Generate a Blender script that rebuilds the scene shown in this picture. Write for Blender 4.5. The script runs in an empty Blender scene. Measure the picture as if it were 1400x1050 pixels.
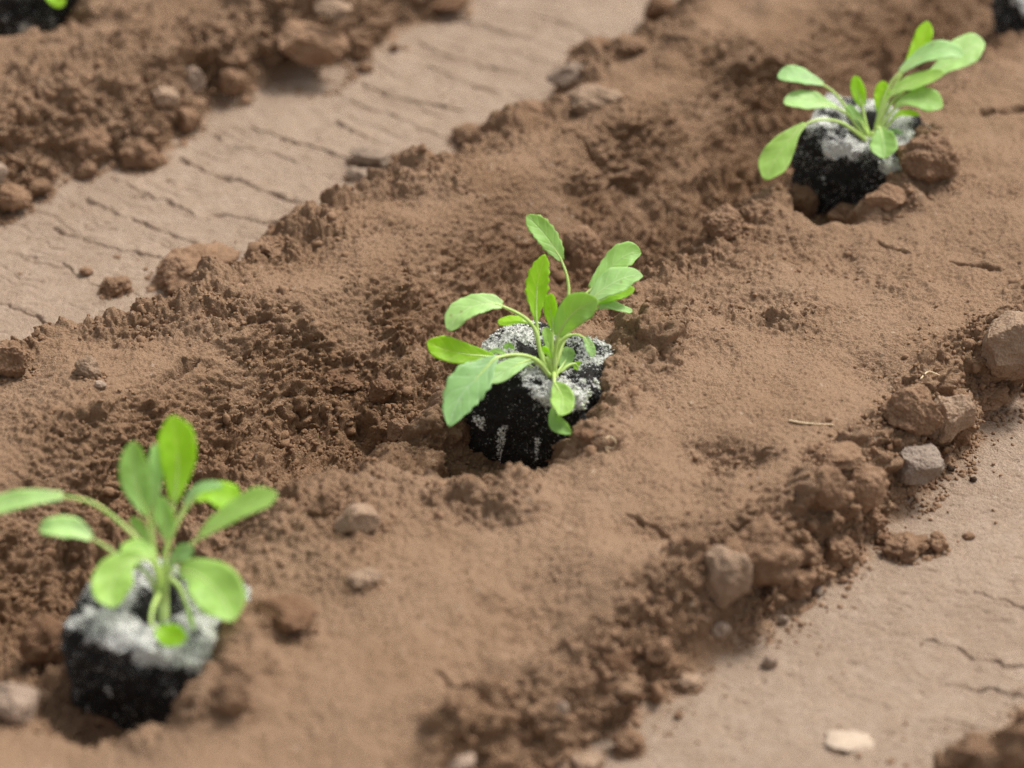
import bpy, math, random
import numpy as np

# ------------------------------------------------------------------ camera, sky, sun, exposure
# The modelling below is done in centimetres; CM turns it into metres.
CM = 0.01
THETA = math.radians(33.0)      # how far the camera looks down
DIST = 85.0                     # cm from camera to the ground point it looks at
FPX = 3570.0                    # focal length in photograph pixels (1400 wide)
CAM = np.array([0.0, -DIST * math.cos(THETA), DIST * math.sin(THETA)])
RIGHT = np.array([1.0, 0, 0])
UP = np.array([0, math.sin(THETA), math.cos(THETA)])
FWD = np.array([0, math.cos(THETA), -math.sin(THETA)])

scene = bpy.context.scene
col = scene.collection
cam_data = bpy.data.cameras.new("camera")
cam_data.sensor_width = 36.0
cam_data.lens = 36.0 * FPX / 1400.0
cam_data.clip_start = 0.02
cam_data.clip_end = 300.0
cam_data.dof.use_dof = True
cam_data.dof.focus_distance = 0.827
cam_data.dof.aperture_fstop = 6.9
cam_data.dof.aperture_blades = 9
cam = bpy.data.objects.new("camera", cam_data)
cam.location = tuple(CAM * CM)
cam.rotation_euler = (math.pi / 2 - THETA, 0, 0)
col.objects.link(cam)
scene.camera = cam

SUN_EL, SUN_AZ = math.radians(56), math.radians(52)   # azimuth from +Y towards +X
world = bpy.data.worlds.new("World")
scene.world = world
world.use_nodes = True
wn = world.node_tree.nodes
wl = world.node_tree.links
wn.clear()
sky = wn.new("ShaderNodeTexSky")
sky.sky_type = 'NISHITA'
sky.sun_disc = False
sky.sun_elevation = SUN_EL
sky.sun_rotation = SUN_AZ
sky.air_density = 1.0
sky.dust_density = 4.0
hs = wn.new("ShaderNodeHueSaturation")
hs.inputs['Saturation'].default_value = 0.12          # cloud cover: the sky is nearly white
bg = wn.new("ShaderNodeBackground")
bg.inputs['Strength'].default_value = 0.100
wo = wn.new("ShaderNodeOutputWorld")
wl.new(sky.outputs[0], hs.inputs['Color'])
wl.new(hs.outputs[0], bg.inputs[0])
wl.new(bg.outputs[0], wo.inputs[0])

sd = bpy.data.lights.new("sun", 'SUN')
sd.energy = 2.05
sd.angle = math.radians(15)
sd.color = (1.0, 0.955, 0.89)
sun = bpy.data.objects.new("sun", sd)
sun.rotation_euler = (-(math.pi / 2 - SUN_EL), 0, -SUN_AZ)
sun.location = (0, 0, 3)
col.objects.link(sun)

scene.view_settings.view_transform = 'Standard'
scene.view_settings.look = 'None'
scene.view_settings.exposure = 0.88
scene.view_settings.gamma = 1.0
try:
    scene.cycles.use_denoising = True
    scene.cycles.denoiser = 'OPENIMAGEDENOISE'
    scene.cycles.denoising_input_passes = 'RGB_ALBEDO_NORMAL'
    scene.cycles.denoising_prefilter = 'NONE'
    scene.cycles.use_adaptive_sampling = False
    scene.cycles.max_bounces = 6
    scene.cycles.transmission_bounces = 4
except Exception:
    pass

rng = np.random.default_rng(7)
random.seed(7)


def at(x, y, z=0.0):
    """World point (cm) where the sight line through photograph pixel x, y meets height z."""
    d = FWD + RIGHT * (x - 700.0) / FPX - UP * (y - 525.0) / FPX
    return CAM + d * ((z - CAM[2]) / d[2])


def at_depth(x, y, depth):
    d = FWD + RIGHT * (x - 700.0) / FPX - UP * (y - 525.0) / FPX
    return CAM + d * depth


def depth_of(p):
    return float(np.dot(np.asarray(p) - CAM, FWD))


# ------------------------------------------------------------------ noise
def lattice(ix, iy, k):
    h = (ix * 374761393 + iy * 668265263 + k * 2147483647) & 0x7FFFFFFF
    h = ((h ^ (h >> 13)) * 1274126177) & 0x7FFFFFFF
    return (h ^ (h >> 16)) & 0x7FFFFFFF


def rnd2(ix, iy, k):
    return lattice(ix, iy, k).astype(np.float32) / np.float32(0x7FFFFFFF)


def noise2(x, y, k=0):
    """gradient noise in about [-1, 1]"""
    x0 = np.floor(x); y0 = np.floor(y)
    fx = (x - x0).astype(np.float32); fy = (y - y0).astype(np.float32)
    ix = x0.astype(np.int64); iy = y0.astype(np.int64)
    u = fx * fx * fx * (fx * (fx * 6 - 15) + 10)
    v = fy * fy * fy * (fy * (fy * 6 - 15) + 10)

    def g(dx, dy):
        a = rnd2(ix + dx, iy + dy, k) * np.float32(2 * math.pi)
        return np.cos(a) * (fx - dx) + np.sin(a) * (fy - dy)
    a = g(0, 0); b = g(1, 0); c = g(0, 1); d = g(1, 1)
    return 1.5 * (a + u * (b - a) + v * (c + u * (d - c) - a - u * (b - a)))


def fbm2(x, y, k=0, octs=4, gain=0.5):
    r = 0; amp = 1.0; f = 1.0
    for i in range(octs):
        r = r + amp * noise2(x * f, y * f, k + i * 17)
        amp *= gain; f *= 2.03
    return r


def noise3(p, k=0):
    """value noise, p (n, 3), about [-1, 1]"""
    p0 = np.floor(p); f = p - p0
    i = p0.astype(np.int64)
    w = f * f * (3 - 2 * f)
    r = 0
    for dx in (0, 1):
        for dy in (0, 1):
            for dz in (0, 1):
                h = lattice(i[:, 0] + dx, i[:, 1] + dy + (i[:, 2] + dz) * 7919, k)
                val = h.astype(np.float64) / 0x7FFFFFFF * 2 - 1
                r = r + val * (w[:, 0] if dx else 1 - w[:, 0]) * (w[:, 1] if dy else 1 - w[:, 1]) * (w[:, 2] if dz else 1 - w[:, 2])
    return r


def smooth(a, b, x):
    q = np.clip((x - a) / (b - a), 0, 1)
    return q * q * (3 - 2 * q)


# ------------------------------------------------------------------ materials
def new_mat(name):
    m = bpy.data.materials.new(name)
    m.use_nodes = True
    nt = m.node_tree
    nt.nodes.clear()
    out = nt.nodes.new("ShaderNodeOutputMaterial")
    b = nt.nodes.new("ShaderNodeBsdfPrincipled")
    nt.links.new(b.outputs[0], out.inputs[0])
    return m, nt, b, out


def node(nt, kind, **inp):
    n = nt.nodes.new(kind)
    for k, v in inp.items():
        n.inputs[k].default_value = v
    return n


def mix(nt, fac, a, b, blend='MIX'):
    n = nt.nodes.new("ShaderNodeMix")
    n.data_type = 'RGBA'
    n.blend_type = blend
    for sock, v in ((n.inputs[0], fac), (n.inputs[6], a), (n.inputs[7], b)):
        if hasattr(v, 'links') or isinstance(v, bpy.types.NodeSocket):
            nt.links.new(v, sock)
        else:
            sock.default_value = v if not isinstance(v, tuple) else (*v, 1.0)[:4]
    return n.outputs[2]


def ramp(nt, val, p0, p1, c0=(0, 0, 0), c1=(1, 1, 1)):
    n = nt.nodes.new("ShaderNodeValToRGB")
    n.color_ramp.elements[0].position = p0
    n.color_ramp.elements[1].position = p1
    n.color_ramp.elements[0].color = (*c0, 1)
    n.color_ramp.elements[1].color = (*c1, 1)
    nt.links.new(val, n.inputs[0])
    return n.outputs[0]


def attr(nt, name):
    n = nt.nodes.new("ShaderNodeAttribute")
    n.attribute_name = name
    return n.outputs['Fac']


DRY = (0.266, 0.170, 0.106)
MOIST = (0.205, 0.122, 0.070)
TRACK = (0.336, 0.247, 0.180)


def tex_coord(nt):
    n = nt.nodes.new("ShaderNodeNewGeometry")
    return n.outputs['Position']


def noise_node(nt, scale, detail=3, rough=0.55, coord=None):
    n = nt.nodes.new("ShaderNodeTexNoise")
    n.inputs['Scale'].default_value = scale
    n.inputs['Detail'].default_value = detail
    n.inputs['Roughness'].default_value = rough
    if coord is not None:
        nt.links.new(coord, n.inputs['Vector'])
    return n.outputs[0]


def bump(nt, b, height, dist, strength=1.0):
    n = nt.nodes.new("ShaderNodeBump")
    n.inputs['Distance'].default_value = dist
    n.inputs['Strength'].default_value = strength
    nt.links.new(height, n.inputs['Height'])
    nt.links.new(n.outputs[0], b.inputs['Normal'])


def soil_material():
    m, nt, b, out = new_mat("soil")
    pos = tex_coord(nt)
    tr, mo = attr(nt, "track"), attr(nt, "moist")
    big = noise_node(nt, 28, 4, 0.6, pos)
    med = noise_node(nt, 160, 4, 0.65, pos)
    fine = noise_node(nt, 1500, 3, 0.7, pos)
    loose = mix(nt, mo, DRY, MOIST)
    loose = mix(nt, ramp(nt, big, 0.40, 0.68), loose, mix(nt, 0.4, loose, (0.318, 0.213, 0.141)))
    trk = mix(nt, ramp(nt, med, 0.40, 0.70), TRACK, (0.385, 0.294, 0.224))
    trk = mix(nt, ramp(nt, big, 0.45, 0.70), trk, mix(nt, 0.55, trk, (0.285, 0.205, 0.147)))
    c = mix(nt, tr, loose, trk)
    c = mix(nt, 1.0, c, ramp(nt, fine, 0.28, 0.72, (0.72, 0.70, 0.68), (1.22, 1.22, 1.22)), 'MULTIPLY')
    vor = nt.nodes.new("ShaderNodeTexVoronoi")
    vor.inputs['Scale'].default_value = 420
    nt.links.new(pos, vor.inputs['Vector'])
    sp = nt.nodes.new("ShaderNodeMath"); sp.operation = 'GREATER_THAN'
    sp.inputs[1].default_value = 0.965
    sx = nt.nodes.new("ShaderNodeSeparateColor")
    nt.links.new(vor.outputs['Color'], sx.inputs[0])
    nt.links.new(sx.outputs[0], sp.inputs[0])
    near = nt.nodes.new("ShaderNodeMath"); near.operation = 'LESS_THAN'
    near.inputs[1].default_value = 0.28
    nt.links.new(vor.outputs['Distance'], near.inputs[0])
    both = nt.nodes.new("ShaderNodeMath"); both.operation = 'MULTIPLY'
    nt.links.new(sp.outputs[0], both.inputs[0]); nt.links.new(near.outputs[0], both.inputs[1])
    c = mix(nt, both.outputs[0], c, mix(nt, 0.22, c, (0.62, 0.52, 0.42)))
    nt.links.new(c, b.inputs['Base Color'])
    b.inputs['Roughness'].default_value = 0.95
    b.inputs['Specular IOR Level'].default_value = 0.12
    bump(nt, b, mix(nt, 0.35, fine, noise_node(nt, 700, 3, 0.6, pos)), 0.0013, 1.0)
    return m


def clod_material(name, c1, c2, scale=260, grain=1.0, dist=0.0010):
    m, nt, b, out = new_mat(name)
    pos = tex_coord(nt)
    info = nt.nodes.new("ShaderNodeObjectInfo")
    med = noise_node(nt, scale, 4, 0.62, pos)
    fine = noise_node(nt, 1700, 3, 0.7, pos)
    c = mix(nt, ramp(nt, med, 0.35, 0.68), c1, c2)
    c = mix(nt, 1.0, c, ramp(nt, fine, 0.28, 0.72, (0.74, 0.73, 0.72), (1.2, 1.2, 1.2)), 'MULTIPLY')
    c = mix(nt, 1.0, c, ramp(nt, info.outputs['Random'], 0, 1, (0.84, 0.83, 0.82), (1.14, 1.14, 1.14)), 'MULTIPLY')
    nt.links.new(c, b.inputs['Base Color'])
    b.inputs['Roughness'].default_value = 0.93
    b.inputs['Specular IOR Level'].default_value = 0.15
    bump(nt, b, mix(nt, 0.5, fine, med), dist, grain)
    return m


M_SOIL = soil_material()
M_CLOD = clod_material("clod_soil", (0.208, 0.125, 0.075), (0.275, 0.173, 0.108))
M_DRYCLOD = clod_material("dry_clod", (0.28, 0.19, 0.127), (0.36, 0.255, 0.178))
M_DARKCLOD = clod_material("moist_clod", (0.155, 0.086, 0.049), (0.215, 0.126, 0.075))
M_STONE = clod_material("pale_stone", (0.285, 0.222, 0.176), (0.36, 0.288, 0.236), 190, 0.8)
M_DUST = clod_material("dusty_stone", (0.28, 0.202, 0.150), (0.345, 0.26, 0.198), 190, 0.9)
M_GREY = clod_material("grey_stone", (0.225, 0.168, 0.125), (0.295, 0.225, 0.17), 190, 0.6)
M_CHIP = clod_material("flat_stone", (0.43, 0.335, 0.255), (0.50, 0.40, 0.31), 140, 0.4)
M_BLACK = clod_material("black_crumb", (0.04, 0.025, 0.018), (0.07, 0.045, 0.03))


def crumb_material():
    m, nt, b, out = new_mat("crumb_soil")
    pos = tex_coord(nt)
    mo = attr(nt, "moist")
    fine = noise_node(nt, 1700, 3, 0.7, pos)
    c = mix(nt, mo, (0.268, 0.168, 0.104), (0.205, 0.121, 0.070))
    c = mix(nt, 1.0, c, ramp(nt, fine, 0.28, 0.72, (0.74, 0.72, 0.70), (1.2, 1.2, 1.2)), 'MULTIPLY')
    nt.links.new(c, b.inputs['Base Color'])
    b.inputs['Roughness'].default_value = 0.95
    b.inputs['Specular IOR Level'].default_value = 0.12
    bump(nt, b, fine, 0.0005, 0.7)
    return m


M_CRUMB = crumb_material()


def plug_material():
    m, nt, b, out = new_mat("peat")
    pos = tex_coord(nt)
    wt = attr(nt, "white")
    a = noise_node(nt, 950, 4, 0.8, pos)
    g = noise_node(nt, 1900, 2, 0.6, pos)
    add = nt.nodes.new("ShaderNodeMath"); add.operation = 'ADD'
    nt.links.new(a, add.inputs[0]); nt.links.new(wt, add.inputs[1])
    f = ramp(nt, add.outputs[0], 0.665, 0.76)
    peat = mix(nt, ramp(nt, g, 0.35, 0.75), (0.009, 0.0085, 0.0085), (0.034, 0.030, 0.027))
    white = mix(nt, ramp(nt, g, 0.3, 0.7), (0.50, 0.50, 0.47), (0.84, 0.83, 0.79))
    c = mix(nt, f, peat, white)
    nt.links.new(c, b.inputs['Base Color'])
    b.inputs['Roughness'].default_value = 0.85
    b.inputs['Specular IOR Level'].default_value = 0.25
    bump(nt, b, mix(nt, 0.5, a, g), 0.0011, 0.9)
    return m


M_PLUG = plug_material()


def crust_material():
    m, nt, b, out = new_mat("white_crust")
    pos = tex_coord(nt)
    gr = attr(nt, "green")
    g = noise_node(nt, 900, 3, 0.6, pos)
    c = mix(nt, ramp(nt, g, 0.3, 0.7), (0.66, 0.66, 0.62), (0.88, 0.87, 0.82))
    c = mix(nt, gr, c, (0.52, 0.60, 0.34))
    nt.links.new(c, b.inputs['Base Color'])
    b.inputs['Roughness'].default_value = 0.9
    return m


M_CRUST = crust_material()


def leaf_material(name, face, thru, vein, trans):
    m, nt, b, out = new_mat(name)
    uv = nt.nodes.new("ShaderNodeUVMap")
    sep = nt.nodes.new("ShaderNodeSeparateXYZ")
    nt.links.new(uv.outputs[0], sep.inputs[0])

    def math_(op, x, y=None):
        n = nt.nodes.new("ShaderNodeMath"); n.operation = op
        for s, v in ((n.inputs[0], x), (n.inputs[1], y)):
            if v is None: continue
            if isinstance(v, bpy.types.NodeSocket): nt.links.new(v, s)
            else: s.default_value = v
        return n.outputs[0]
    pos = tex_coord(nt)
    n1 = noise_node(nt, 170, 3, 0.55, pos)
    n2 = noise_node(nt, 900, 2, 0.5, pos)
    au = math_('ABSOLUTE', math_('SUBTRACT', math_('MULTIPLY', sep.outputs[0], 2.0), 1.0))
    mid = math_('SUBTRACT', 1.0, math_('MINIMUM', math_('DIVIDE', au, 0.085), 1.0))
    # side veins slant from the midrib towards the tip
    ph = math_('ADD', math_('ADD', math_('MULTIPLY', sep.outputs[1], 34.0), math_('MULTIPLY', au, 9.0)), math_('MULTIPLY', n1, 5.0))
    sv = math_('POWER', math_('ADD', math_('MULTIPLY', math_('SINE', ph), 0.5), 0.5), 9.0)
    veins = math_('MINIMUM', math_('ADD', mid, math_('MULTIPLY', sv, 0.42)), 1.0)
    c = mix(nt, ramp(nt, n1, 0.3, 0.7), tuple(v * 0.86 for v in face), tuple(v * 1.12 for v in face))
    c = mix(nt, math_('MULTIPLY', veins, 0.62), c, vein)
    info = nt.nodes.new("ShaderNodeObjectInfo")
    vo = nt.nodes.new("ShaderNodeTexVoronoi")
    vo.inputs['Scale'].default_value = 330
    nt.links.new(pos, vo.inputs['Vector'])
    vs_ = nt.nodes.new("ShaderNodeSeparateColor")
    nt.links.new(vo.outputs['Color'], vs_.inputs[0])
    speck = math_('MULTIPLY', math_('LESS_THAN', vo.outputs['Distance'], 0.17), math_('GREATER_THAN', vs_.outputs[0], 0.90))
    c = mix(nt, math_('MULTIPLY', speck, 0.55), c, (0.26, 0.17, 0.10))
    c = mix(nt, ramp(nt, sep.outputs[1], 0.55, 1.0), c, mix(nt, 0.45, c, vein))
    c = mix(nt, 1.0, c, ramp(nt, info.outputs['Random'], 0, 1, (0.80, 0.86, 0.90), (1.12, 1.06, 0.95)), 'MULTIPLY')
    nt.links.new(c, b.inputs['Base Color'])
    b.inputs['Roughness'].default_value = 0.5
    b.inputs['Specular IOR Level'].default_value = 0.42
    bump(nt, b, math_('ADD', veins, math_('MULTIPLY', n2, 0.5)), 0.00025, 0.6)
    tl = nt.nodes.new("ShaderNodeBsdfTranslucent")
    tc = mix(nt, math_('MULTIPLY', veins, 0.45), thru, tuple(min(1, v * 1.5) for v in thru))
    nt.links.new(tc, tl.inputs[0])
    ms = nt.nodes.new("ShaderNodeMixShader")
    ms.inputs[0].default_value = trans
    nt.links.new(b.outputs[0], ms.inputs[1]); nt.links.new(tl.outputs[0], ms.inputs[2])
    nt.links.new(ms.outputs[0], out.inputs[0])
    return m


M_LEAF = leaf_material("leaf_green", (0.385, 0.595, 0.170), (0.66, 0.94, 0.09), (0.50, 0.68, 0.30), 0.46)
M_YOUNG_BACKLIT = leaf_material("leaf_young_backlit", (0.430, 0.690, 0.045), (0.66, 1.0, 0.03), (0.62, 0.80, 0.20), 0.62)  # yellower young leaves; glow of light from behind is painted into the colour
M_GLAUC = leaf_material("leaf_glaucous", (0.385, 0.610, 0.230), (0.58, 0.88, 0.12), (0.54, 0.70, 0.42), 0.36)


def stalk_material():
    m, nt, b, out = new_mat("stalk")
    pos = tex_coord(nt)
    n1 = noise_node(nt, 300, 2, 0.5, pos)
    c = mix(nt, ramp(nt, n1, 0.3, 0.7), (0.38, 0.53, 0.12), (0.50, 0.64, 0.22))
    nt.links.new(c, b.inputs['Base Color'])
    b.inputs['Roughness'].default_value = 0.45
    b.inputs['Subsurface Weight'].default_value = 0.3
    b.inputs['Subsurface Radius'].default_value = (0.002, 0.003, 0.001)
    b.inputs['Subsurface Scale'].default_value = 0.5
    return m


M_STALK = stalk_material()


def straw_material():
    m, nt, b, out = new_mat("straw")
    pos = tex_coord(nt)
    c = mix(nt, ramp(nt, noise_node(nt, 700, 2, 0.5, pos), 0.3, 0.7), (0.52, 0.38, 0.22), (0.68, 0.53, 0.34))
    nt.links.new(c, b.inputs['Base Color'])
    b.inputs['Roughness'].default_value = 0.7
    return m


M_STRAW = straw_material()


# ------------------------------------------------------------------ mesh helpers
def make_mesh(name, verts, faces, mat, smooth_=True, attrs=None, uvs=None):
    """verts (n,3) in cm; faces (m,k) array (all of one size) or a list"""
    me = bpy.data.meshes.new(name)
    verts = np.asarray(verts, dtype=np.float64) * CM
    if isinstance(faces, np.ndarray):
        n, k = faces.shape
        me.vertices.add(len(verts))
        me.vertices.foreach_set('co', verts.astype(np.float32).ravel())
        me.loops.add(n * k)
        me.loops.foreach_set('vertex_index', faces.astype(np.int32).ravel())
        me.polygons.add(n)
        me.polygons.foreach_set('loop_start', (np.arange(n, dtype=np.int32) * k))
        me.polygons.foreach_set('loop_total', np.full(n, k, dtype=np.int32))
        me.update(calc_edges=True)
    else:
        me.from_pydata([tuple(v) for v in verts], [], faces)
        me.update()
    if smooth_:
        me.polygons.foreach_set('use_smooth', np.ones(len(me.polygons), dtype=bool))
    for k, v in (attrs or {}).items():
        a = me.attributes.new(k, 'FLOAT', 'POINT')
        a.data.foreach_set('value', np.asarray(v, dtype=np.float32))
    if uvs is not None:
        ul = me.uv_layers.new(name="UVMap")
        li = np.empty(len(me.loops), dtype=np.int32)
        me.loops.foreach_get('vertex_index', li)
        ul.data.foreach_set('uv', np.asarray(uvs, dtype=np.float32)[li].ravel())
    me.materials.append(mat)
    return me


def link(name, me, parent=None, loc=None):
    o = bpy.data.objects.new(name, me)
    col.objects.link(o)
    if parent is not None:
        o.parent = parent
    if loc is not None:
        o.location = tuple(np.asarray(loc) * CM)
    return o


def tag(o, label=None, cat=None, group=None, kind=None):
    for k, v in (('label', label), ('category', cat), ('group', group), ('kind', kind)):
        if v:
            o[k] = v
    return o


_ico = {}


def ico(level):
    if level not in _ico:
        import bmesh
        bm = bmesh.new()
        bmesh.ops.create_icosphere(bm, subdivisions=level, radius=1.0)
        bm.verts.ensure_lookup_table()
        v = np.array([x.co[:] for x in bm.verts])
        f = np.array([[x.index for x in p.verts] for p in bm.faces])
        bm.free()
        _ico[level] = (v, f)
    return _ico[level]


# ------------------------------------------------------------------ the ground
E = np.array([0.635, 0.772])            # along the beds
E = E / np.hypot(*E)
NV = np.array([E[1], -E[0]])            # across the beds, to the right
PERIOD = 35.0


def st(x, y, z=0.0):
    p = at(x, y, z)
    return float(p[0] * E[0] + p[1] * E[1]), float(p[0] * NV[0] + p[1] * NV[1])


def bound(px, default, z=0.0):
    q = sorted(st(x, y, z) for x, y in px)
    s = np.array([a for a, _ in q]); t = np.array([b for _, b in q])
    s = np.concatenate([[s[0] - 12], s, [s[-1] + 12]])
    t = np.concatenate([[default], t, [default]])
    return s, t


FOOT_R = bound([(740, 1060), (815, 1022), (875, 990), (905, 962), (960, 925), (1000, 888), (1050, 852), (1100, 818), (1160, 788),
                (1190, 752), (1218, 725), (1240, 690), (1285, 655), (1325, 612), (1345, 575), (1400, 552)], 13.8)
FOOT_L = bound([(0, 462), (50, 468), (110, 463), (175, 442), (200, 415), (245, 392), (330, 350), (383, 312), (400, 290), (440, 278),
                (500, 254), (560, 226), (608, 205), (630, 182), (690, 163), (708, 142), (745, 125), (765, 88), (805, 64), (868, 50), (890, 12)], -13.6, 0.8)
FOOT_2 = bound([(0, 298), (40, 283), (90, 252), (125, 240), (215, 218), (235, 192), (272, 178), (282, 150), (330, 138), (400, 104),
                (480, 92), (510, 72), (548, 40), (620, 15), (660, -8)], -20.8)
FOOT_3 = bound([(1285, 1062), (1345, 1012), (1400, 985)], 20.8)


def axis(a, b, step, far):
    mid = np.arange(a, b + step, step)
    g = []; d = step; x = 0.0
    while x < far:
        d *= 1.085; x += d; g.append(x)
    g = np.array(g)
    return np.concatenate([(mid[0] - g)[::-1], mid, mid[-1] + g]), len(g), len(mid)


GX, nx0, nxm = axis(-23.5, 23.5, 0.039, 3000)
GY, ny0, nym = axis(-20.5, 32.5, 0.041, 3000)
X, Y = np.meshgrid(GX, GY)              # rows are y
S = X * E[0] + Y * E[1]
T = X * NV[0] + Y * NV[1]
WOB = 0.30 * noise2(X / 2.3, Y / 2.3, 3) + 0.22 * noise2(X / 0.9, Y / 0.9, 4)
KB = np.floor((T + PERIOD / 2) / PERIOD)
TT = T - KB * PERIOD
tR = np.full_like(T, 13.8); tL = np.full_like(T, -14.0)
b0 = KB == 0
tR[b0] = np.interp(S[b0], *FOOT_R); tL[b0] = np.interp(S[b0], *FOOT_L)
bm1 = KB == -1
tR[bm1] = np.interp(S[bm1], *FOOT_2) + PERIOD
bp1 = KB == 1
tL[bp1] = np.interp(S[bp1], *FOOT_3) - PERIOD
DR = tR - TT + WOB
DL = TT - tL + WOB


def features():
    """hollows and humps seen on the beds: px, py, rx, ry (px), height cm, roughness"""
    return [
        # right shelf
        (1000, 622, 52, 24, -0.65, 0.60), (1000, 662, 50, 16, 0.22, 0.2), (890, 482, 46, 36, 1.0, 0.85),
        (700, 862, 85, 36, -0.50, 0.32), (650, 925, 55, 20, -0.40, 0.10), (640, 965, 60, 18, 0.2, 0.0), (760, 800, 60, 36, -0.08, 0.25),
        (1180, 505, 34, 18, -0.25, 0.35), (1210, 380, 80, 35, -0.10, 0.35), (1140, 560, 60, 20, 0.1, 0.0),
        (930, 730, 75, 13, -0.32, 0.3), (1000, 700, 70, 24, 0.35, 0.0), (920, 775, 80, 30, 0.3, -0.2), (705, 690, 42, 26, 0.7, 0.45), (640, 690, 60, 30, 0.2, 0.4),
        (1090, 640, 55, 30, 0.25, 0.2), (850, 560, 60, 50, 0.35, 0.0), (860, 640, 90, 30, 0.15, 0.1), (560, 800, 120, 60, 0.30, -0.1),
        (360, 960, 110, 60, 0.15, 0.05), (560, 960, 160, 70, 0.10, -0.3), (980, 420, 70, 30, -0.2, 0.6), (1080, 440, 60, 30, 0.1, 0.5),
        (960, 455, 60, 22, 0.35, 0.2),
        # the planting furrow
        (470, 600, 130, 70, -0.25, 0.3), (600, 610, 55, 60, -0.30, 0.2), (470, 535, 70, 26, -0.25, 0.5), (395, 545, 60, 30, 0.1, 0.4),
        (560, 690, 110, 40, 0.1, 0.4), (420, 760, 130, 60, 0.1, 0.4), (985, 320, 110, 60, -0.55, 0.4), (1110, 330, 60, 36, -0.5, 0.2),
        (860, 370, 90, 50, -0.3, 0.4), (830, 420, 60, 30, -0.6, 0.3), (1090, 205, 60, 40, -0.5, 0.3), (60, 850, 90, 60, -0.5, 0.4),
        (1040, 130, 60, 25, -0.3, 0.4), (250, 690, 90, 50, -0.2, 0.3), (420, 900, 40, 30, 0.1, 0.3),
        # the left berm and shelf
        (350, 430, 90, 40, 0.1, 0.45), (210, 450, 110, 40, 0.45, 0.45), (80, 560, 90, 60, 0.1, 0.35), (330, 440, 40, 14, -0.3, 0.4),
        (600, 250, 70, 30, 0.4, 0.5), (450, 320, 90, 40, 0.35, 0.5), (720, 200, 70, 30, 0.3, 0.4), (240, 600, 80, 30, -0.15, 0.4),
        (860, 150, 60, 40, 0.4, 0.2), (940, 60, 70, 40, 0.3, 0.4), (150, 620, 70, 24, 0.2, 0.2),
        # the bed at the top left
        (60, 190, 110, 60, 0.35, 0.5), (330, 70, 90, 50, 0.3, 0.5), (200, 130, 70, 50, 0.1, 0.5), (470, 40, 80, 40, 0.2, 0.5),
        # soil thrown against the plugs
        (842, 550, 24, 40, 0.55, 0.4), (805, 612, 48, 20, 0.45, 0.6), (690, 655, 50, 20, 0.05, 0.2), (326, 925, 46, 36, 0.8, 0.4), (285, 965, 40, 22, 0.35, 0.4), 
        (220, 1000, 90, 22, 0.15, 0.5), (1262, 222, 40, 40, 0.8, 0.5), (1215, 275, 40, 20, 0.6, 0.5), (340, 850, 50, 34, 0.35, 0.5),
    ]


def seg_dist(px, py, ax, ay, bx, by):
    dx, dy = bx - ax, by - ay
    q = np.clip(((px - ax) * dx + (py - ay) * dy) / (dx * dx + dy * dy + 1e-9), 0, 1)
    return np.hypot(px - ax - q * dx, py - ay - q * dy)


# cracks in the packed tracks and fissures in the bed (photograph pixels)
def zz(ox, oy, k, pts):
    return [(ox + x / k, oy + y / k) for x, y in pts]


CRACKS = [
    zz(0, 0, 2.917, [(850, 545), (900, 575), (960, 590), (1050, 600), (1150, 635), (1230, 670)]),
    zz(0, 0, 2.917, [(1000, 510), (1100, 545), (1200, 580), (1300, 610), (1400, 640)]),
    zz(0, 0, 2.917, [(720, 630), (800, 680), (880, 705), (960, 720), (1060, 770), (1200, 815)]),
    zz(0, 0, 2.917, [(440, 725), (530, 765), (610, 795), (680, 805), (760, 855), (820, 885)]),
    zz(0, 270, 2.917, [(330, 20), (400, 45), (500, 85), (600, 120), (690, 155), (790, 190)]),
    zz(0, 270, 2.917, [(210, 135), (280, 150), (370, 180), (440, 205), (540, 220), (640, 245), (700, 255)]),
    zz(0, 270, 2.917, [(-60, 205), (0, 215), (90, 235), (180, 245), (250, 262), (300, 300), (360, 345), (420, 375), (490, 395)]),
    zz(0, 270, 2.917, [(-60, 410), (0, 430), (90, 455), (170, 490), (230, 530), (290, 550)]),
    zz(0, 270, 2.917, [(860, 70), (950, 80), (1050, 100), (1150, 105)]),
    zz(0, 270, 2.917, [(560, 0), (640, 12), (700, 35), (770, 70)]),
    zz(400, 0, 2.333, [(400, 140), (480, 175), (560, 195), (650, 220), (750, 240)]),
    zz(400, 0, 2.333, [(620, 145), (700, 165), (780, 190), (850, 210)]),
    zz(400, 0, 2.333, [(430, 210), (500, 240), (580, 275), (660, 295)]),
    zz(400, 0, 2.333, [(220, 270), (300, 300), (360, 320), (450, 335), (540, 355)]),
    zz(400, 0, 2.333, [(180, 325), (260, 350), (340, 375), (390, 405), (490, 440)]),
    zz(400, 0, 2.333, [(0, 455), (70, 475), (150, 500), (190, 520)]),
    zz(400, 0, 2.333, [(140, 385), (190, 420), (240, 440)]),
    zz(400, 0, 2.333, [(800, 60), (860, 75), (930, 100)]),
    zz(400, 0, 2.333, [(520, 60), (600, 80), (680, 105), (760, 120)]),
    zz(1000, 750, 3.5, [(930, 435), (1000, 455), (1090, 490), (1150, 520), (1250, 550), (1420, 575)]),
    zz(1000, 750, 3.5, [(1090, 655), (1180, 670), (1260, 685), (1420, 715)]),
    zz(1000, 750, 3.5, [(1150, 215), (1260, 250), (1420, 290)]),
    zz(1000, 750, 3.5, [(1000, 815), (1130, 850), (1300, 885)]),
]
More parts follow.
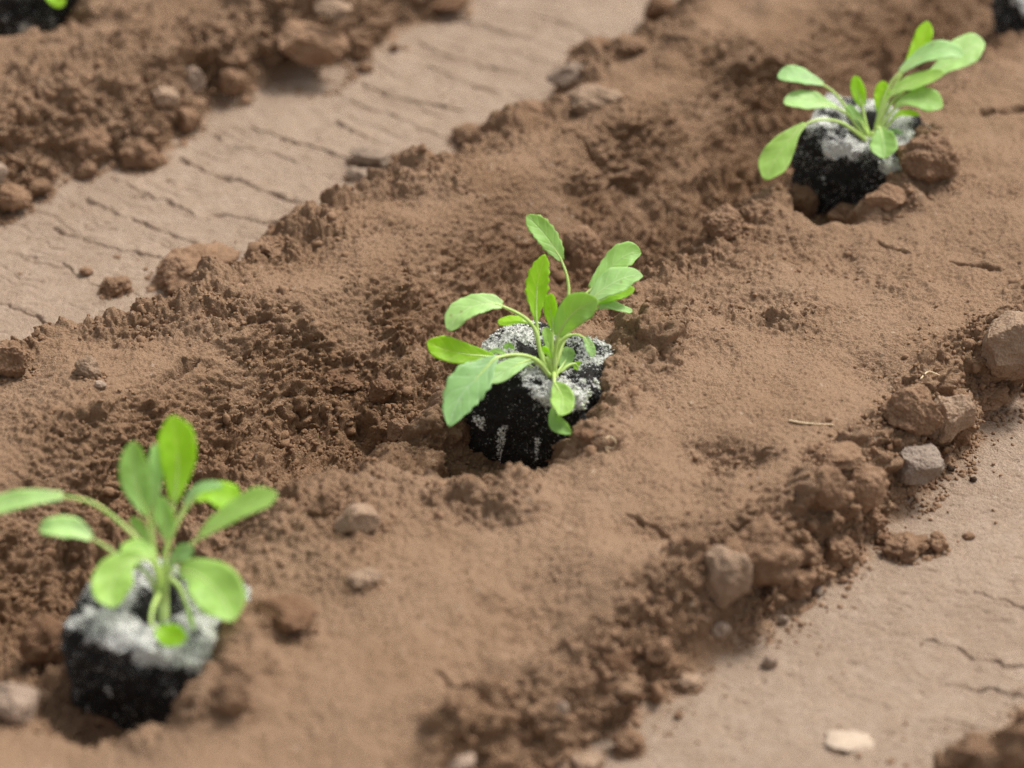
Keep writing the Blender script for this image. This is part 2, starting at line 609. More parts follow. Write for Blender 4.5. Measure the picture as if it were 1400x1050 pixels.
FISSURES = [
    [(858, 712), (885, 722), (915, 735), (940, 748), (965, 742), (985, 748)],
    [(770, 180), (800, 190), (835, 207)],
    [(1040, 742), (1000, 735), (965, 742)],
    [(600, 925), (630, 945), (660, 950), (700, 945)],
    [(612, 945), (650, 965), (690, 962)],
    [(215, 520), (240, 508), (268, 490)], [(330, 478), (350, 470), (372, 462)],
    [(1300, 360), (1330, 366), (1365, 372)], [(1345, 160), (1375, 158), (1400, 148)], [(1200, 330), (1240, 345)],
]


def build_height():
    fade = smooth(420, 180, np.hypot(X, Y))
    bankR = 2.95 * smooth(-0.1, 2.2, DR) ** 0.8
    bankL = 1.75 * smooth(0.0, 2.4, DL) ** 0.85 + 0.85 * smooth(2.6, 6.5, DL) + 0.30 * np.exp(-((DL - 2.6) / 1.2) ** 2)
    inside = smooth(0.0, 0.35, np.minimum(DR, DL))
    k = 0.35
    hb = -k * np.log(np.exp(-bankR / k) + np.exp(-bankL / k))
    hb = np.maximum(hb, 0)
    und = 0.36 * fbm2(X / 5.0, Y / 6.0, 21, 3)
    furrow = np.exp(-((TT + 2.4 + 0.8 * noise2(X / 5, Y / 5, 33)) / 3.15) ** 4)
    h = hb + und * inside - 2.25 * furrow * inside
    # roughness by zone
    rough = (0.80 * smooth(4.0, 2.0, DL) + 0.09
             + 0.88 * np.exp(-((TT + 1.7) / 3.9) ** 4)
             + 0.95 * smooth(2.35, 1.7, DR))
    rough = np.where(KB == -1, np.maximum(rough, 0.55), rough)
    rough = rough * (1 + 0.75 * fbm2(X / 2.6, Y / 2.6, 41, 3))
    h0 = h; h = h.copy()
    for px, py, rx, ry, dz, rg in features():
        z = 2.0
        for _ in range(8):
            c = at(px, py, z)
            z = 0.5 * z + 0.5 * float(h0[np.searchsorted(GY, c[1]), np.searchsorted(GX, c[0])])
        sc = FPX / depth_of(c)
        sx, sy = rx / sc, ry / sc / math.sin(THETA)
        x0, x1 = np.searchsorted(GX, [c[0] - 2.6 * sx, c[0] + 2.6 * sx])
        y0, y1 = np.searchsorted(GY, [c[1] - 2.6 * sy, c[1] + 2.6 * sy])
        xs = X[y0:y1, x0:x1] - c[0]; ys = Y[y0:y1, x0:x1] - c[1]
        wx = 0.35 * sx * noise2(X[y0:y1, x0:x1] / (sx * 0.8), Y[y0:y1, x0:x1] / (sx * 0.8), int(px))
        wy = 0.35 * sy * noise2(X[y0:y1, x0:x1] / (sx * 0.8), Y[y0:y1, x0:x1] / (sx * 0.8), int(py) + 900)
        q = ((xs + wx) / sx) ** 2 + ((ys + wy) / sy) ** 2
        g = np.exp(-(q * 0.9) ** 1.4)
        h[y0:y1, x0:x1] += dz * g
        rough[y0:y1, x0:x1] += rg * g
    rough = np.clip(rough, 0.06, 1.25) * inside
    # the planting holes: the floor lies at the foot of each plug, open to the lower left
    for (px, py), zc, zf, ox, oy, rx, ry in (((738, 552), 1.75, 0.12, -1.1, -2.0, 2.1, 2.5), ((216, 890), 1.7, 0.15, -0.8, -1.9, 2.05, 2.2), ((52, 8), 1.9, 0.5, -0.4, -1.9, 2.3, 2.0), ((1172, 232), 1.75, 0.45, -1.3, -1.9, 1.7, 2.3)):
        c = at(px, py, zc)
        qx = (X - c[0] - ox + 0.35 * noise2(X / 0.9, Y / 0.9, 57)) / rx; qy = (Y - c[1] - oy + 0.35 * noise2(X / 0.9, Y / 0.9, 58)) / ry
        m = np.exp(-(qx * qx + qy * qy) ** 2.2)
        h = h * (1 - m) + np.minimum(h, zf) * m
        rough = np.where(m > 0.3, np.maximum(rough, 0.6), rough)
    # stepped head wall of the hollow to the left of the middle plug
    poly = [at(x, y, 1.5) for x, y in ((352, 545), (385, 512), (430, 498), (490, 500), (532, 528), (548, 560), (585, 585), (635, 600),
                                       (650, 650), (560, 680), (470, 690), (400, 650), (365, 600))]
    xx = X + 0.30 * noise2(X / 0.9, Y / 0.9, 51); yy = Y + 0.45 * noise2(X / 0.9, Y / 0.9, 52)
    x0, x1 = np.searchsorted(GX, [-13, 4]); y0, y1 = np.searchsorted(GY, [-13, 8])
    xs, ys = xx[y0:y1, x0:x1], yy[y0:y1, x0:x1]
    d = np.full(xs.shape, 99.0); ins = np.zeros(xs.shape, bool)
    for a, b in zip(poly, poly[1:] + poly[:1]):
        d = np.minimum(d, seg_dist(xs, ys, a[0], a[1], b[0], b[1]))
        cr = (a[1] > ys) != (b[1] > ys)
        ins ^= cr & (xs < (b[0] - a[0]) * (ys - a[1]) / (b[1] - a[1] + 1e-12) + a[0])
    d = np.where(ins, d, -d)
    h[y0:y1, x0:x1] -= 0.85 * smooth(-0.1, 0.60, d) * smooth(2.2, 1.0, d * 0.55)

    moist = np.clip(0.28 * smooth(2.0, -3.0, TT) + 0.85 * np.exp(-((TT + 2.2) / 4.3) ** 4) + 0.30 * smooth(2.2, 0.8, DR) + 0.25 * smooth(3.4, 1.2, DL)
                    + 0.45 * fbm2(X / 3.3, Y / 3.3, 61, 3) + 0.10, 0, 1) * inside
    moist *= np.clip(0.35 + 0.65 * rough, 0, 1)
    track = 1 - smooth(-0.5, 0.25, np.minimum(DR, DL) + 0.35 * noise2(X / 0.5, Y / 0.5, 65))
    # packed track
    tr = track * fade
    h += tr * (0.06 * fbm2(X / 3.0, Y / 3.0, 71, 3) + 0.020 * noise2(X / 0.7, Y / 0.55, 72) + 0.022 * noise2(X / 0.26, Y / 0.2, 73) + 0.016 * noise2(X / 0.13, Y / 0.13, 74))
    pit = noise2(X / 0.55, Y / 0.30, 75)
    h -= tr * 0.05 * smooth(0.42, 0.75, pit)
    cw = (X * 0.56 + Y * 0.83) + 0.35 * noise2(X / 2.6, Y / 2.6, 78) + 0.16 * noise2(X / 0.8, Y / 0.8, 79)
    for per, ph, kk, dp in ((1.05, 0.0, 140, 0.085), (0.7, 0.4, 150, 0.06)):
        q = cw / per + ph
        d = np.abs(q - np.floor(q) - 0.5) * per
        on = smooth(0.05, 0.35, noise2((X * 0.83 - Y * 0.56) / 2.4, np.floor(q) * 3.7, kk) + 0.25 * noise2(X / 0.4, Y / 0.4, kk + 1))
        left = np.where(T < 0, 1.0, 0.45)
        h -= tr * left * dp * on * np.exp(-(d / (0.024 + 0.012 * on)) ** 2)
    jx = 0.10 * noise2(X / 0.5, Y / 0.5, 81) + 0.04 * noise2(X / 0.15, Y / 0.15, 82)
    jy = 0.16 * noise2(X / 0.5, Y / 0.5, 83) + 0.05 * noise2(X / 0.15, Y / 0.15, 84)
    for lines, z, w0, dep in ((CRACKS, 0.0, 0.033, 0.22), (FISSURES, 2.3, 0.08, 0.55)):
        for li, pts in enumerate(lines):
            p = [at(x, y, z) for x, y in pts]
            ax = [q[0] for q in p]; ay = [q[1] for q in p]
            x0, x1 = np.searchsorted(GX, [min(ax) - 0.8, max(ax) + 0.8])
            y0, y1 = np.searchsorted(GY, [min(ay) - 0.8, max(ay) + 0.8])
            if x1 <= x0 or y1 <= y0: continue
            xs = X[y0:y1, x0:x1] + jx[y0:y1, x0:x1]; ys = Y[y0:y1, x0:x1] + jy[y0:y1, x0:x1]
            d = np.full(xs.shape, 99.0)
            for i in range(len(p) - 1):
                d = np.minimum(d, seg_dist(xs, ys, ax[i], ay[i], ax[i + 1], ay[i + 1]))
            wv = w0 * (1 + 0.45 * smooth(4, 18, ys)) * (0.65 + 0.7 * ((li * 37 % 11) / 10)) * np.clip(0.95 + 0.9 * noise2(xs / 0.9, ys / 0.9, 90 + li), 0.35, 2.0)
            h[y0:y1, x0:x1] -= dep * np.clip(wv / w0, 0, 1.3) * np.exp(-(d / wv) ** 2)
            # one lip of a crack stands a little higher than the other
            h[y0:y1, x0:x1] += 0.03 * np.exp(-(d / 0.35) ** 2)
    return h * fade, rough, moist, track


H, ROUGH, MOISTURE, TRACKM = build_height()


def crumbs_layer(hh, x, y, rough, r, k, density, squash=0.85):
    """adds half-sunk lumps of radius about r to the height field"""
    c = r * 1.7
    ix = np.floor(x / c).astype(np.int64); iy = np.floor(y / c).astype(np.int64)
    best = np.zeros(hh.shape, np.float32)
    for dx in (-1, 0, 1):
        for dy in (-1, 0, 1):
            jx, jy = ix + dx, iy + dy
            px = (jx + 0.15 + 0.7 * rnd2(jx, jy, k)) * c
            py = (jy + 0.15 + 0.7 * rnd2(jx, jy, k + 1)) * c
            u = rnd2(jx, jy, k + 2)
            rad = r * (0.55 + 0.65 * rnd2(jx, jy, k + 3))
            on = u < density * np.clip(rough * 1.25, 0, 1)
            an = rnd2(jx, jy, k + 4) * 6.283
            ex, ey = x - px, y - py
            a = ex * np.cos(an) + ey * np.sin(an); b = (-ex * np.sin(an) + ey * np.cos(an)) * 1.3
            q = 1 - (a * a + b * b) / (rad * rad)
            v = np.where(on, np.sqrt(np.clip(q, 0, 1)) * rad * (0.55 + 0.45 * u / max(density, 0.05)), 0)
            best = np.maximum(best, v)
    return best * squash


OFFX = np.zeros_like(H)
OFFY = np.zeros_like(H)


def blur(a, n):
    for ax in (0, 1):
        for _ in range(2):
            c = np.cumsum(np.concatenate([np.repeat(np.take(a, [0], ax), n + 1, ax), a, np.repeat(np.take(a, [-1], ax), n, ax)], ax), ax)
            w = 2 * n + 1
            a = (np.take(c, range(w, c.shape[ax]), ax) - np.take(c, range(0, c.shape[ax] - w), ax)) / w
    return a


def detail():
    ys, xs = slice(ny0 - 12, ny0 + nym + 12), slice(nx0 - 12, nx0 + nxm + 12)
    x, y = X[ys, xs], Y[ys, xs]
    base = blur(H[ys, xs], 5)
    # lumps are laid out along the slope, so that they do not stretch on the banks
    x = x - 0.45 * base
    y = y + 0.80 * base
    rg = ROUGH[ys, xs]
    r1 = np.clip(rg, 0, 1)
    hh = np.zeros(x.shape)
    hh += r1 * (0.22 * fbm2(x / 1.7, y / 1.7, 101, 4, 0.5))
    for r, k, dens in ((1.0, 180, 0.22), (0.60, 200, 0.34), (0.34, 220, 0.45), (0.20, 240, 0.58), (0.125, 260, 0.75), (0.085, 280, 0.9)):
        wx = x + 0.42 * r * noise2(x / (r * 0.9), y / (r * 0.9), k + 7) + 0.22 * r * noise2(x / (r * 0.35), y / (r * 0.35), k + 9)
        wy = y + 0.42 * r * noise2(x / (r * 0.9), y / (r * 0.9), k + 8) + 0.22 * r * noise2(x / (r * 0.35), y / (r * 0.35), k + 10)
        amp = r1 if r > 0.3 else np.clip(rg * 1.2 + 0.05, 0, 1)
        hh += crumbs_layer(hh, wx, wy, rg, r, k, dens) * amp * (0.62 if r > 0.8 else 0.85 if r > 0.3 else 0.85)
    loose = 1 - TRACKM[ys, xs]
    # fine grain over all loose soil, shallow on the smooth shelves
    patch0 = np.clip(0.6 + 0.8 * fbm2(x / 1.1, y / 1.1, 345, 3), 0.2, 1.3)
    hh += loose * (0.50 * patch0 + 0.75 * r1) * (0.058 * noise2(x / 0.19, y / 0.19, 300) + 0.060 * noise2(x / 0.105, y / 0.105, 301))
    gr = crumbs_layer(hh, x, y, np.full(x.shape, 0.6), 0.095, 310, 0.62)
    patch = np.clip(0.55 + 0.9 * fbm2(x / 1.3, y / 1.3, 340, 3), 0.12, 1.3)
    hh += loose * gr * (0.62 * patch + 0.35 * r1)
    hh += loose * 0.05 * np.clip(fbm2(x / 0.9, y / 0.9, 330, 3), -1, 1)
    pk = noise2(x / 0.16, y / 0.12, 350)
    hh -= loose * (1 - r1) * 0.10 * smooth(0.45, 0.8, pk)
    pores = noise2(x / 0.30, y / 0.30, 320) + 0.5 * noise2(x / 0.14, y / 0.14, 321)
    hh -= loose * r1 * 0.20 * smooth(0.28, 0.85, pores)
    gy, gx = np.gradient(base, GY[ys], GX[xs])
    gx = np.clip(gx, -1.6, 1.6); gy = np.clip(gy, -1.6, 1.6)
    ln = np.sqrt(1 + gx * gx + gy * gy)
    H[ys, xs] += hh / ln
    OFFX[ys, xs] = -gx / ln * hh
    OFFY[ys, xs] = -gy / ln * hh


detail()


def ground_z(x, y):
    i = int(np.clip(np.searchsorted(GX, x) - 1, 0, len(GX) - 2)); j = int(np.clip(np.searchsorted(GY, y) - 1, 0, len(GY) - 2))
    fx = (x - GX[i]) / (GX[i + 1] - GX[i]); fy = (y - GY[j]) / (GY[j + 1] - GY[j])
    return float((H[j, i] * (1 - fx) + H[j, i + 1] * fx) * (1 - fy) + (H[j + 1, i] * (1 - fx) + H[j + 1, i + 1] * fx) * fy)


def hit(px, py):
    """the ground point (cm) that the photograph shows at pixel px, py"""
    z = 1.0
    for i in range(14):
        p = at(px, py, z)
        z = 0.5 * z + 0.5 * ground_z(p[0], p[1])
    return at(px, py, z)


def build_ground():
    ny, nx = X.shape
    v = np.stack([(X + OFFX).ravel(), (Y + OFFY).ravel(), H.ravel()], 1)
    i = np.arange(ny * nx).reshape(ny, nx)
    f = np.stack([i[:-1, :-1].ravel(), i[:-1, 1:].ravel(), i[1:, 1:].ravel(), i[1:, :-1].ravel()], 1)
    me = make_mesh("ground", v, f, M_SOIL, True, {"track": TRACKM.ravel(), "moist": MOISTURE.ravel()})
    tag(link("ground", me), kind="structure")


build_ground()


# ------------------------------------------------------------------ clods and stones
def lump(seed, size, angular, rugged, level):
    """a closed lump, size = (x, y, z) half axes in cm"""
    r_ = np.random.default_rng(seed)
    v, f = ico(level)
    v = v.copy()
    if angular:
        for i in range(int(10 + 6 * angular)):
            n = r_.normal(size=3); n /= np.linalg.norm(n)
            lim = r_.uniform(0.62, 0.88) if angular > 0.5 else r_.uniform(0.74, 0.95)
            d = v @ n
            over = np.clip(d - lim, 0, None)
            v -= np.outer(over * 0.94, n)
    off = r_.uniform(-50, 50, 3)
    d = 0.20 * noise3(v * 1.5 + off, 1) + 0.12 * noise3(v * 3.1 + off, 2) + 0.06 * noise3(v * 6.3 + off, 3)
    d *= (1.15 - 0.6 * angular)
    s = float(np.mean(size))
    q = v * np.array(size)
    if rugged:
        k = 1 / max(s, 0.35)
        d += rugged * k * (0.060 * noise3(q * 3.0 + off, 4) + 0.040 * (0.5 - np.abs(noise3(q * 4.0 + off, 5))) + 0.036 * (0.5 - np.abs(noise3(q * 8.5 + off, 6))))
    d += (0.028 + 0.02 * rugged) / max(s, 0.3) * (noise3(q * 13.0 + off, 8) * 0.6 + noise3(q * 22.0 + off, 9) * 0.5)
    v = v * (1 + d)[:, None]
    a = r_.uniform(-0.25, 0.25)
    Rm = np.array([[math.cos(a), 0, math.sin(a)], [0, 1, 0], [-math.sin(a), 0, math.cos(a)]])
    return (v * np.array(size)) @ Rm.T, f


_seed = [100]
CLOD_FEET = []


def clod(px, py, w, h, label, name="clod", cat="clod", mat=None, angular=0.3, rugged=1.0, sink=0.25, yaw=0.0, group=None, deep=0.85, base=None, thick=None):
    """px, py: centre of the lump in the photograph; w, h: its width and height there in pixels"""
    _seed[0] += 1
    g = hit(px, py + h * 0.30)
    sc = FPX / depth_of(g)
    a = 0.5 * w / sc
    # seen height = cos * z-extent + sin * y-extent
    b = a * deep
    c = max(0.5 * h / sc - 0.30 * b, 0.30 * a) / 0.84
    if thick: c = thick
    lvl = 7 if a > 0.8 else (6 if a > 0.38 else (5 if a > 0.2 else 4))
    v, f = lump(_seed[0], (a * 1.02, b, c), angular, rugged, lvl)
    if yaw:
        ca, sa = math.cos(yaw), math.sin(yaw)
        v = v @ np.array([[ca, sa, 0], [-sa, ca, 0], [0, 0, 1]])
    centre = np.array([g[0], g[1], 0.0])
    zb = base if base is not None else np.mean([ground_z(g[0] + q * a * 0.6, g[1] + p * b * 0.5) for q in (-1, 0, 1) for p in (-1, 0, 1)])
    slope = 0 if (g[2] < 0.5 or g[0] * NV[0] + g[1] * NV[1] < -15) else max(0.0, ground_z(g[0] - 0.8 * NV[0], g[1] - 0.8 * NV[1]) - ground_z(g[0] + 0.8 * NV[0], g[1] + 0.8 * NV[1])) / 1.6
    centre[2] = zb + c * (1 - 2 * sink) + 0.45 * min(slope, 1.1) * min(b, 0.9)
    # keep the lump on its own sight line
    centre[1] = at(px, py, centre[2])[1]; centre[0] = at(px, py, centre[2])[0]
    if a > 0.3 and not thick: CLOD_FEET.append((centre[0], centre[1], a, b))
    me = make_mesh(name, v, f, mat or M_CLOD)
    o = link(name, me, None, centre)
    tag(o, label, cat, group)
    return o


def build_clods():
    A = dict(angular=0.9)
    # --- right edge of the bed
    clod(1385, 468, 118, 118, "big block-shaped soil clod with a flat pale top cut by the right picture edge", mat=M_DRYCLOD, angular=1.0, rugged=0.8, sink=0.18, yaw=0.3)
    clod(1247, 562, 84, 80, "large angular clod with a dark face on its left, behind the pale stone", mat=M_CLOD, angular=0.8, rugged=1.2, sink=0.2)
    clod(1296, 572, 72, 86, "large smooth clod leaning on the angular one above the packed track", mat=M_DRYCLOD, angular=0.6, rugged=0.6, sink=0.15)
    clod(1256, 632, 76, 68, "pale pinkish grey angular stone at the foot of the right bank", "stone", "stone", M_STONE, 0.85, 0.5, 0.0, 0.2)
    clod(1184, 666, 72, 84, "tall smooth brown clod with a blunt top left of the pale stone", mat=M_CLOD, angular=0.8, rugged=0.6, sink=0.15)
    clod(1128, 668, 62, 74, "rounded clod pressed against the tall smooth brown clod", mat=M_CLOD, angular=0.4, rugged=0.7, sink=0.2)
    clod(1148, 622, 64, 34, "low flat clod lying above the rounded and tall clods", mat=M_CLOD, angular=0.4, rugged=1.0, sink=0.3)
    clod(1237, 668, 34, 28, "small reddish clod wedged below the pale pinkish stone", mat=M_CLOD, angular=0.5, rugged=0.8, sink=0.25)
    clod(1040, 760, 104, 96, "largest crumbly dark brown clod on the right bank", mat=M_CLOD, angular=0.25, rugged=1.5, sink=0.15)
    clod(990, 790, 68, 96, "pale dusty elongated clod left of the crumbly dark one", mat=M_DRYCLOD, angular=0.5, rugged=0.6, sink=0.2, yaw=-0.4)
    clod(1090, 796, 48, 52, "round knobbly clod right below the largest crumbly clod", mat=M_CLOD, angular=0.1, rugged=1.2, sink=0.15)
    clod(1148, 752, 52, 44, "lumpy crumb-covered clod low on the bank above a small round one", mat=M_CLOD, angular=0.1, rugged=1.7, sink=0.15)
    clod(1137, 774, 27, 25, "small round clod under the lumpy crumb-covered one", mat=M_CLOD, angular=0.2, rugged=0.8, sink=0.15)
    clod(1205, 738, 22, 22, "small dark clod at the bank foot beside the loose oblong clod", mat=M_DARKCLOD, angular=0.2, rugged=0.8, sink=0.2)
    clod(1190, 712, 42, 40, "dark crumbly clod below the tall smooth brown clod", mat=M_CLOD, angular=0.2, rugged=1.4, sink=0.25)
    clod(1240, 746, 56, 38, "loose oblong crumbly clod lying on the right track", mat=M_CLOD, angular=0.15, rugged=1.4, sink=0.08)
    clod(1282, 743, 28, 29, "small ball-like clod alone on the right track", mat=M_CLOD, angular=0.1, rugged=1.1, sink=0.08)
    clod(1310, 585, 40, 60, "narrow clod wedged behind the smooth leaning clod", mat=M_CLOD, angular=0.3, rugged=1.0, sink=0.3)
    clod(1345, 540, 60, 40, "low crumbly clod below the block-shaped clod at the right edge", mat=M_CLOD, angular=0.2, rugged=1.5, sink=0.3)
    clod(1300, 640, 13, 9, "black crumb right of the pale pinkish stone", "crumb", "crumb", M_BLACK, 0.3, 0.5, 0.1)
    clod(1331, 655, 11, 9, "black crumb out on the right track, farther right", "crumb", "crumb", M_BLACK, 0.3, 0.5, 0.1)
    clod(1070, 848, 15, 14, "tiny grey-brown pebble at the bank foot below the round knobbly clod", "pebble", "pebble", M_GREY, 0.3, 0.3, 0.15)
    clod(1052, 905, 20, 22, "little pale-topped pebble on the track off the lower bank", "pebble", "pebble", M_DUST, 0.3, 0.4, 0.15)
    clod(1153, 793, 14, 11, "tiny clod on the track below the small round clod", mat=M_CLOD, angular=0.2, rugged=0.6, sink=0.15)
    clod(1118, 808, 17, 16, "tiny grey pebble right of the round knobbly clod", "pebble", "pebble", M_GREY, 0.3, 0.4, 0.15)
    clod(1325, 733, 17, 13, "flat crumb on the right track beyond the ball-like clod", mat=M_CLOD, angular=0.2, rugged=0.8, sink=0.3)
    clod(985, 862, 27, 26, "smooth pale pebble set in the face of the lower bank", "pebble", "pebble", M_DUST, 0.3, 0.2, 0.25)
    clod(943, 932, 34, 27, "smooth tan pebble low in the bank by the track", "pebble", "pebble", M_DRYCLOD, 0.3, 0.2, 0.25)
    clod(928, 978, 15, 11, "tiny dark clod at the foot of the lower bank", mat=M_DARKCLOD, angular=0.2, rugged=0.6, sink=0.15)
    clod(860, 1016, 38, 38, "loose brown clod at the bank foot near the bottom edge", mat=M_CLOD, angular=0.2, rugged=0.8, sink=0.12)
    clod(768, 972, 24, 36, "upright pale chip stuck in the bank near the bottom edge", "pebble", "pebble", M_DUST, 0.6, 0.2, 0.25)
    clod(628, 1040, 48, 26, "pale flat stone cut by the bottom picture edge", "stone", "stone", M_DUST, 0.6, 0.2, 0.3)
    clod(800, 1040, 44, 30, "tan stone at the bottom edge left of the loose brown clod", "stone", "stone", M_DRYCLOD, 0.5, 0.3, 0.2)
    clod(840, 905, 52, 44, "dark lump in the face of the lower bank", mat=M_DARKCLOD, angular=0.3, rugged=1.2, sink=0.35)
    clod(900, 890, 44, 44, "brown lump in the lower bank right of the dark one", mat=M_CLOD, angular=0.4, rugged=1.2, sink=0.3)
    clod(790, 930, 46, 44, "brown lump in the lower bank left of the dark one", mat=M_CLOD, angular=0.3, rugged=1.2, sink=0.35)
    clod(1328, 1032, 58, 64, "blurred brown clod standing alone at the bottom right", mat=M_CLOD, angular=0.5, rugged=0.8, sink=0.1)
    clod(1395, 1028, 66, 90, "blurred brown clod filling the bottom right corner", mat=M_CLOD, angular=0.4, rugged=1.0, sink=0.2)
    clod(1160, 1014, 66, 34, "flat pale stone chip pressed into the track at the bottom right", "stone", "stone", M_CHIP, 0.7, 0.1, 0.40, 0.2, deep=0.95, thick=0.13)
    # --- left edge of the bed
    clod(266, 370, 104, 66, "long crumbly clod overhanging the left track edge", mat=M_CLOD, angular=0.0, rugged=1.3, sink=0.2, yaw=0.4)
    clod(155, 392, 38, 28, "small crumbly clod lying in a crack of the left track", mat=M_CLOD, angular=0.1, rugged=1.4, sink=0.15)
    clod(118, 371, 17, 15, "tiny clod in the same crack, left of the small one", mat=M_CLOD, angular=0.1, rugged=0.9, sink=0.15)
    clod(14, 490, 52, 56, "crumbly clod at the left picture edge beside the track", mat=M_CLOD, angular=0.4, rugged=1.2, sink=0.15)
    clod(120, 506, 36, 40, "pale oval pebble half sunk in the left bank", "pebble", "pebble", M_DRYCLOD, 0.3, 0.2, 0.35)
    clod(137, 526, 16, 13, "tiny pale pebble just below the oval one", "pebble", "pebble", M_DUST, 0.4, 0.2, 0.3)
    clod(366, 338, 46, 34, "low clod at the track edge right of the long crumbly clod", mat=M_CLOD, angular=0.2, rugged=1.3, sink=0.3)
    clod(413, 298, 50, 42, "crumbly clod at the left bed edge, midway up the track", mat=M_CLOD, angular=0.3, rugged=1.4, sink=0.3)
    clod(509, 213, 54, 36, "grey stone in the track beside two smaller stones", "stone", "stone", M_GREY, 0.6, 0.3, 0.15)
    clod(556, 218, 42, 36, "dark brown faceted stone right of the grey stone", "stone", "stone", M_DARKCLOD, 0.8, 0.3, 0.15)
    clod(491, 238, 34, 24, "tan pebble just below the grey stone", "pebble", "pebble", M_GREY, 0.4, 0.2, 0.2)
    clod(641, 182, 50, 30, "ring-shaped dark clod at the bed edge above the three stones", mat=M_CLOD, angular=0.2, rugged=1.2, sink=0.3)
    clod(722, 157, 50, 48, "brown crumbly clod at the bed edge below the half sunk pale stone", mat=M_CLOD, angular=0.3, rugged=1.2, sink=0.2)
    clod(785, 100, 66, 44, "rounded pale brown stone at the bed edge under a dark slab", "stone", "stone", M_DUST, 0.4, 0.3, 0.2)
    clod(815, 68, 70, 34, "dark brown slab of soil above the rounded pale stone", mat=M_DARKCLOD, angular=0.7, rugged=0.6, sink=0.2)
    clod(858, 62, 48, 32, "brown clod at the right end of the dark slab", mat=M_CLOD, angular=0.5, rugged=0.7, sink=0.25)
    clod(812, 138, 70, 50, "half sunk pale clod in the bank below the rounded stone", mat=M_DRYCLOD, angular=0.5, rugged=0.8, sink=0.42)
    clod(902, 14, 50, 44, "dark clod at the top edge where the left track ends", mat=M_DARKCLOD, angular=0.6, rugged=0.8, sink=0.2)
    # --- the bed at the top left
    clod(424, 60, 98, 74, "biggest smooth boulder-like clod on the top left bed", mat=M_CLOD, angular=0.6, rugged=0.5, sink=0.15)
    clod(455, 12, 50, 30, "pale topped clod at the top edge behind the biggest smooth one", mat=M_DRYCLOD, angular=0.5, rugged=0.6, sink=0.2)
    clod(265, 112, 38, 52, "pale upright stone at the edge of the top left bed", "stone", "stone", M_DUST, 0.6, 0.3, 0.15)
    clod(256, 161, 42, 42, "brown wedge-shaped clod below the pale upright stone", mat=M_CLOD, angular=0.6, rugged=0.6, sink=0.15)
    clod(188, 211, 52, 46, "round crumbly clod rolled onto the track edge with a small one beside it", mat=M_CLOD, angular=0.15, rugged=1.3, sink=0.1)
    clod(214, 219, 22, 20, "small clod at the right side of the round crumbly clod", mat=M_CLOD, angular=0.1, rugged=0.9, sink=0.15)
    clod(125, 198, 48, 48, "dark crumbly clod left of the round crumbly clod", mat=M_CLOD, angular=0.2, rugged=1.4, sink=0.3)
    clod(118, 233, 30, 26, "small brown clod at the track edge below the dark crumbly clod", mat=M_CLOD, angular=0.3, rugged=0.9, sink=0.15)
    clod(50, 256, 42, 30, "flat crumbly clod at the lower edge of the top left bed", mat=M_CLOD, angular=0.3, rugged=1.2, sink=0.2)
    clod(14, 270, 46, 44, "crumbly clod at the left picture edge on the top left bed", mat=M_CLOD, angular=0.2, rugged=1.3, sink=0.2)
    clod(-2, 236, 26, 34, "pale stone cut by the left picture edge on the top left bed", "stone", "stone", M_DUST, 0.5, 0.2, 0.2)
    clod(318, 112, 36, 34, "brown round clod right of the pale upright stone", mat=M_CLOD, angular=0.2, rugged=1.0, sink=0.2)
    clod(228, 132, 34, 30, "dry clod left of the pale upright stone", mat=M_DRYCLOD, angular=0.2, rugged=0.9, sink=0.25)
    clod(500, 92, 20, 18, "small clod on the track edge right of the biggest smooth clod", mat=M_CLOD, angular=0.2, rugged=0.7, sink=0.15)
    clod(494, 68, 30, 28, "brown clod above the small one right of the biggest smooth clod", mat=M_CLOD, angular=0.3, rugged=0.9, sink=0.15)
    clod(539, 66, 16, 14, "lone tiny clod out on the upper left track", mat=M_DARKCLOD, angular=0.2, rugged=0.7, sink=0.15)
    clod(606, 4, 60, 34, "dark clod at the top edge of the left track", mat=M_DARKCLOD, angular=0.4, rugged=0.8, sink=0.2)
    clod(337, 137, 18, 12, "tiny clod at the track edge below the brown round clod", mat=M_CLOD, angular=0.2, rugged=0.7, sink=0.2)
    clod(35, 48, 80, 32, "low crumbly clod below the black plugs in the top left corner", mat=M_CLOD, angular=0.4, rugged=0.7, sink=0.3)
    # --- furrow
    clod(990, 305, 58, 54, "rounded clod with a dark lower side between the middle and far seedlings", mat=M_CLOD, angular=0.3, rugged=0.8, sink=0.2)
    clod(1098, 276, 44, 50, "round clod touching the lower left of the far plug", mat=M_CLOD, angular=0.2, rugged=0.9, sink=0.2)
    clod(1268, 222, 84, 82, "biggest brown clod leaning on the right of the far plug", mat=M_CLOD, angular=0.3, rugged=1.2, sink=0.28)
    clod(1215, 270, 58, 46, "brown angular clod in front of the far plug", mat=M_CLOD, angular=0.6, rugged=0.8, sink=0.2)
    clod(1160, 296, 52, 36, "crumbly clod below the point of the far plug", mat=M_CLOD, angular=0.2, rugged=1.3, sink=0.25)
    clod(545, 590, 38, 50, "pointed angular clod in the hollow left of the middle plug", mat=M_CLOD, angular=0.9, rugged=0.7, sink=0.2)
    clod(490, 708, 66, 54, "pale pyramid-shaped clod in front of the hollow", mat=M_DRYCLOD, angular=0.85, rugged=0.7, sink=0.22)
    clod(448, 694, 40, 48, "brown crumbly clod left of the pale pyramid-shaped one", mat=M_CLOD, angular=0.3, rugged=1.2, sink=0.3)
    clod(466, 518, 56, 34, "dark clod under the lip at the back of the hollow", mat=M_DARKCLOD, angular=0.5, rugged=0.8, sink=0.3)
    clod(520, 538, 40, 52, "dark slab of soil at the right end of the lip over the hollow", mat=M_DARKCLOD, angular=0.7, rugged=0.8, sink=0.25)
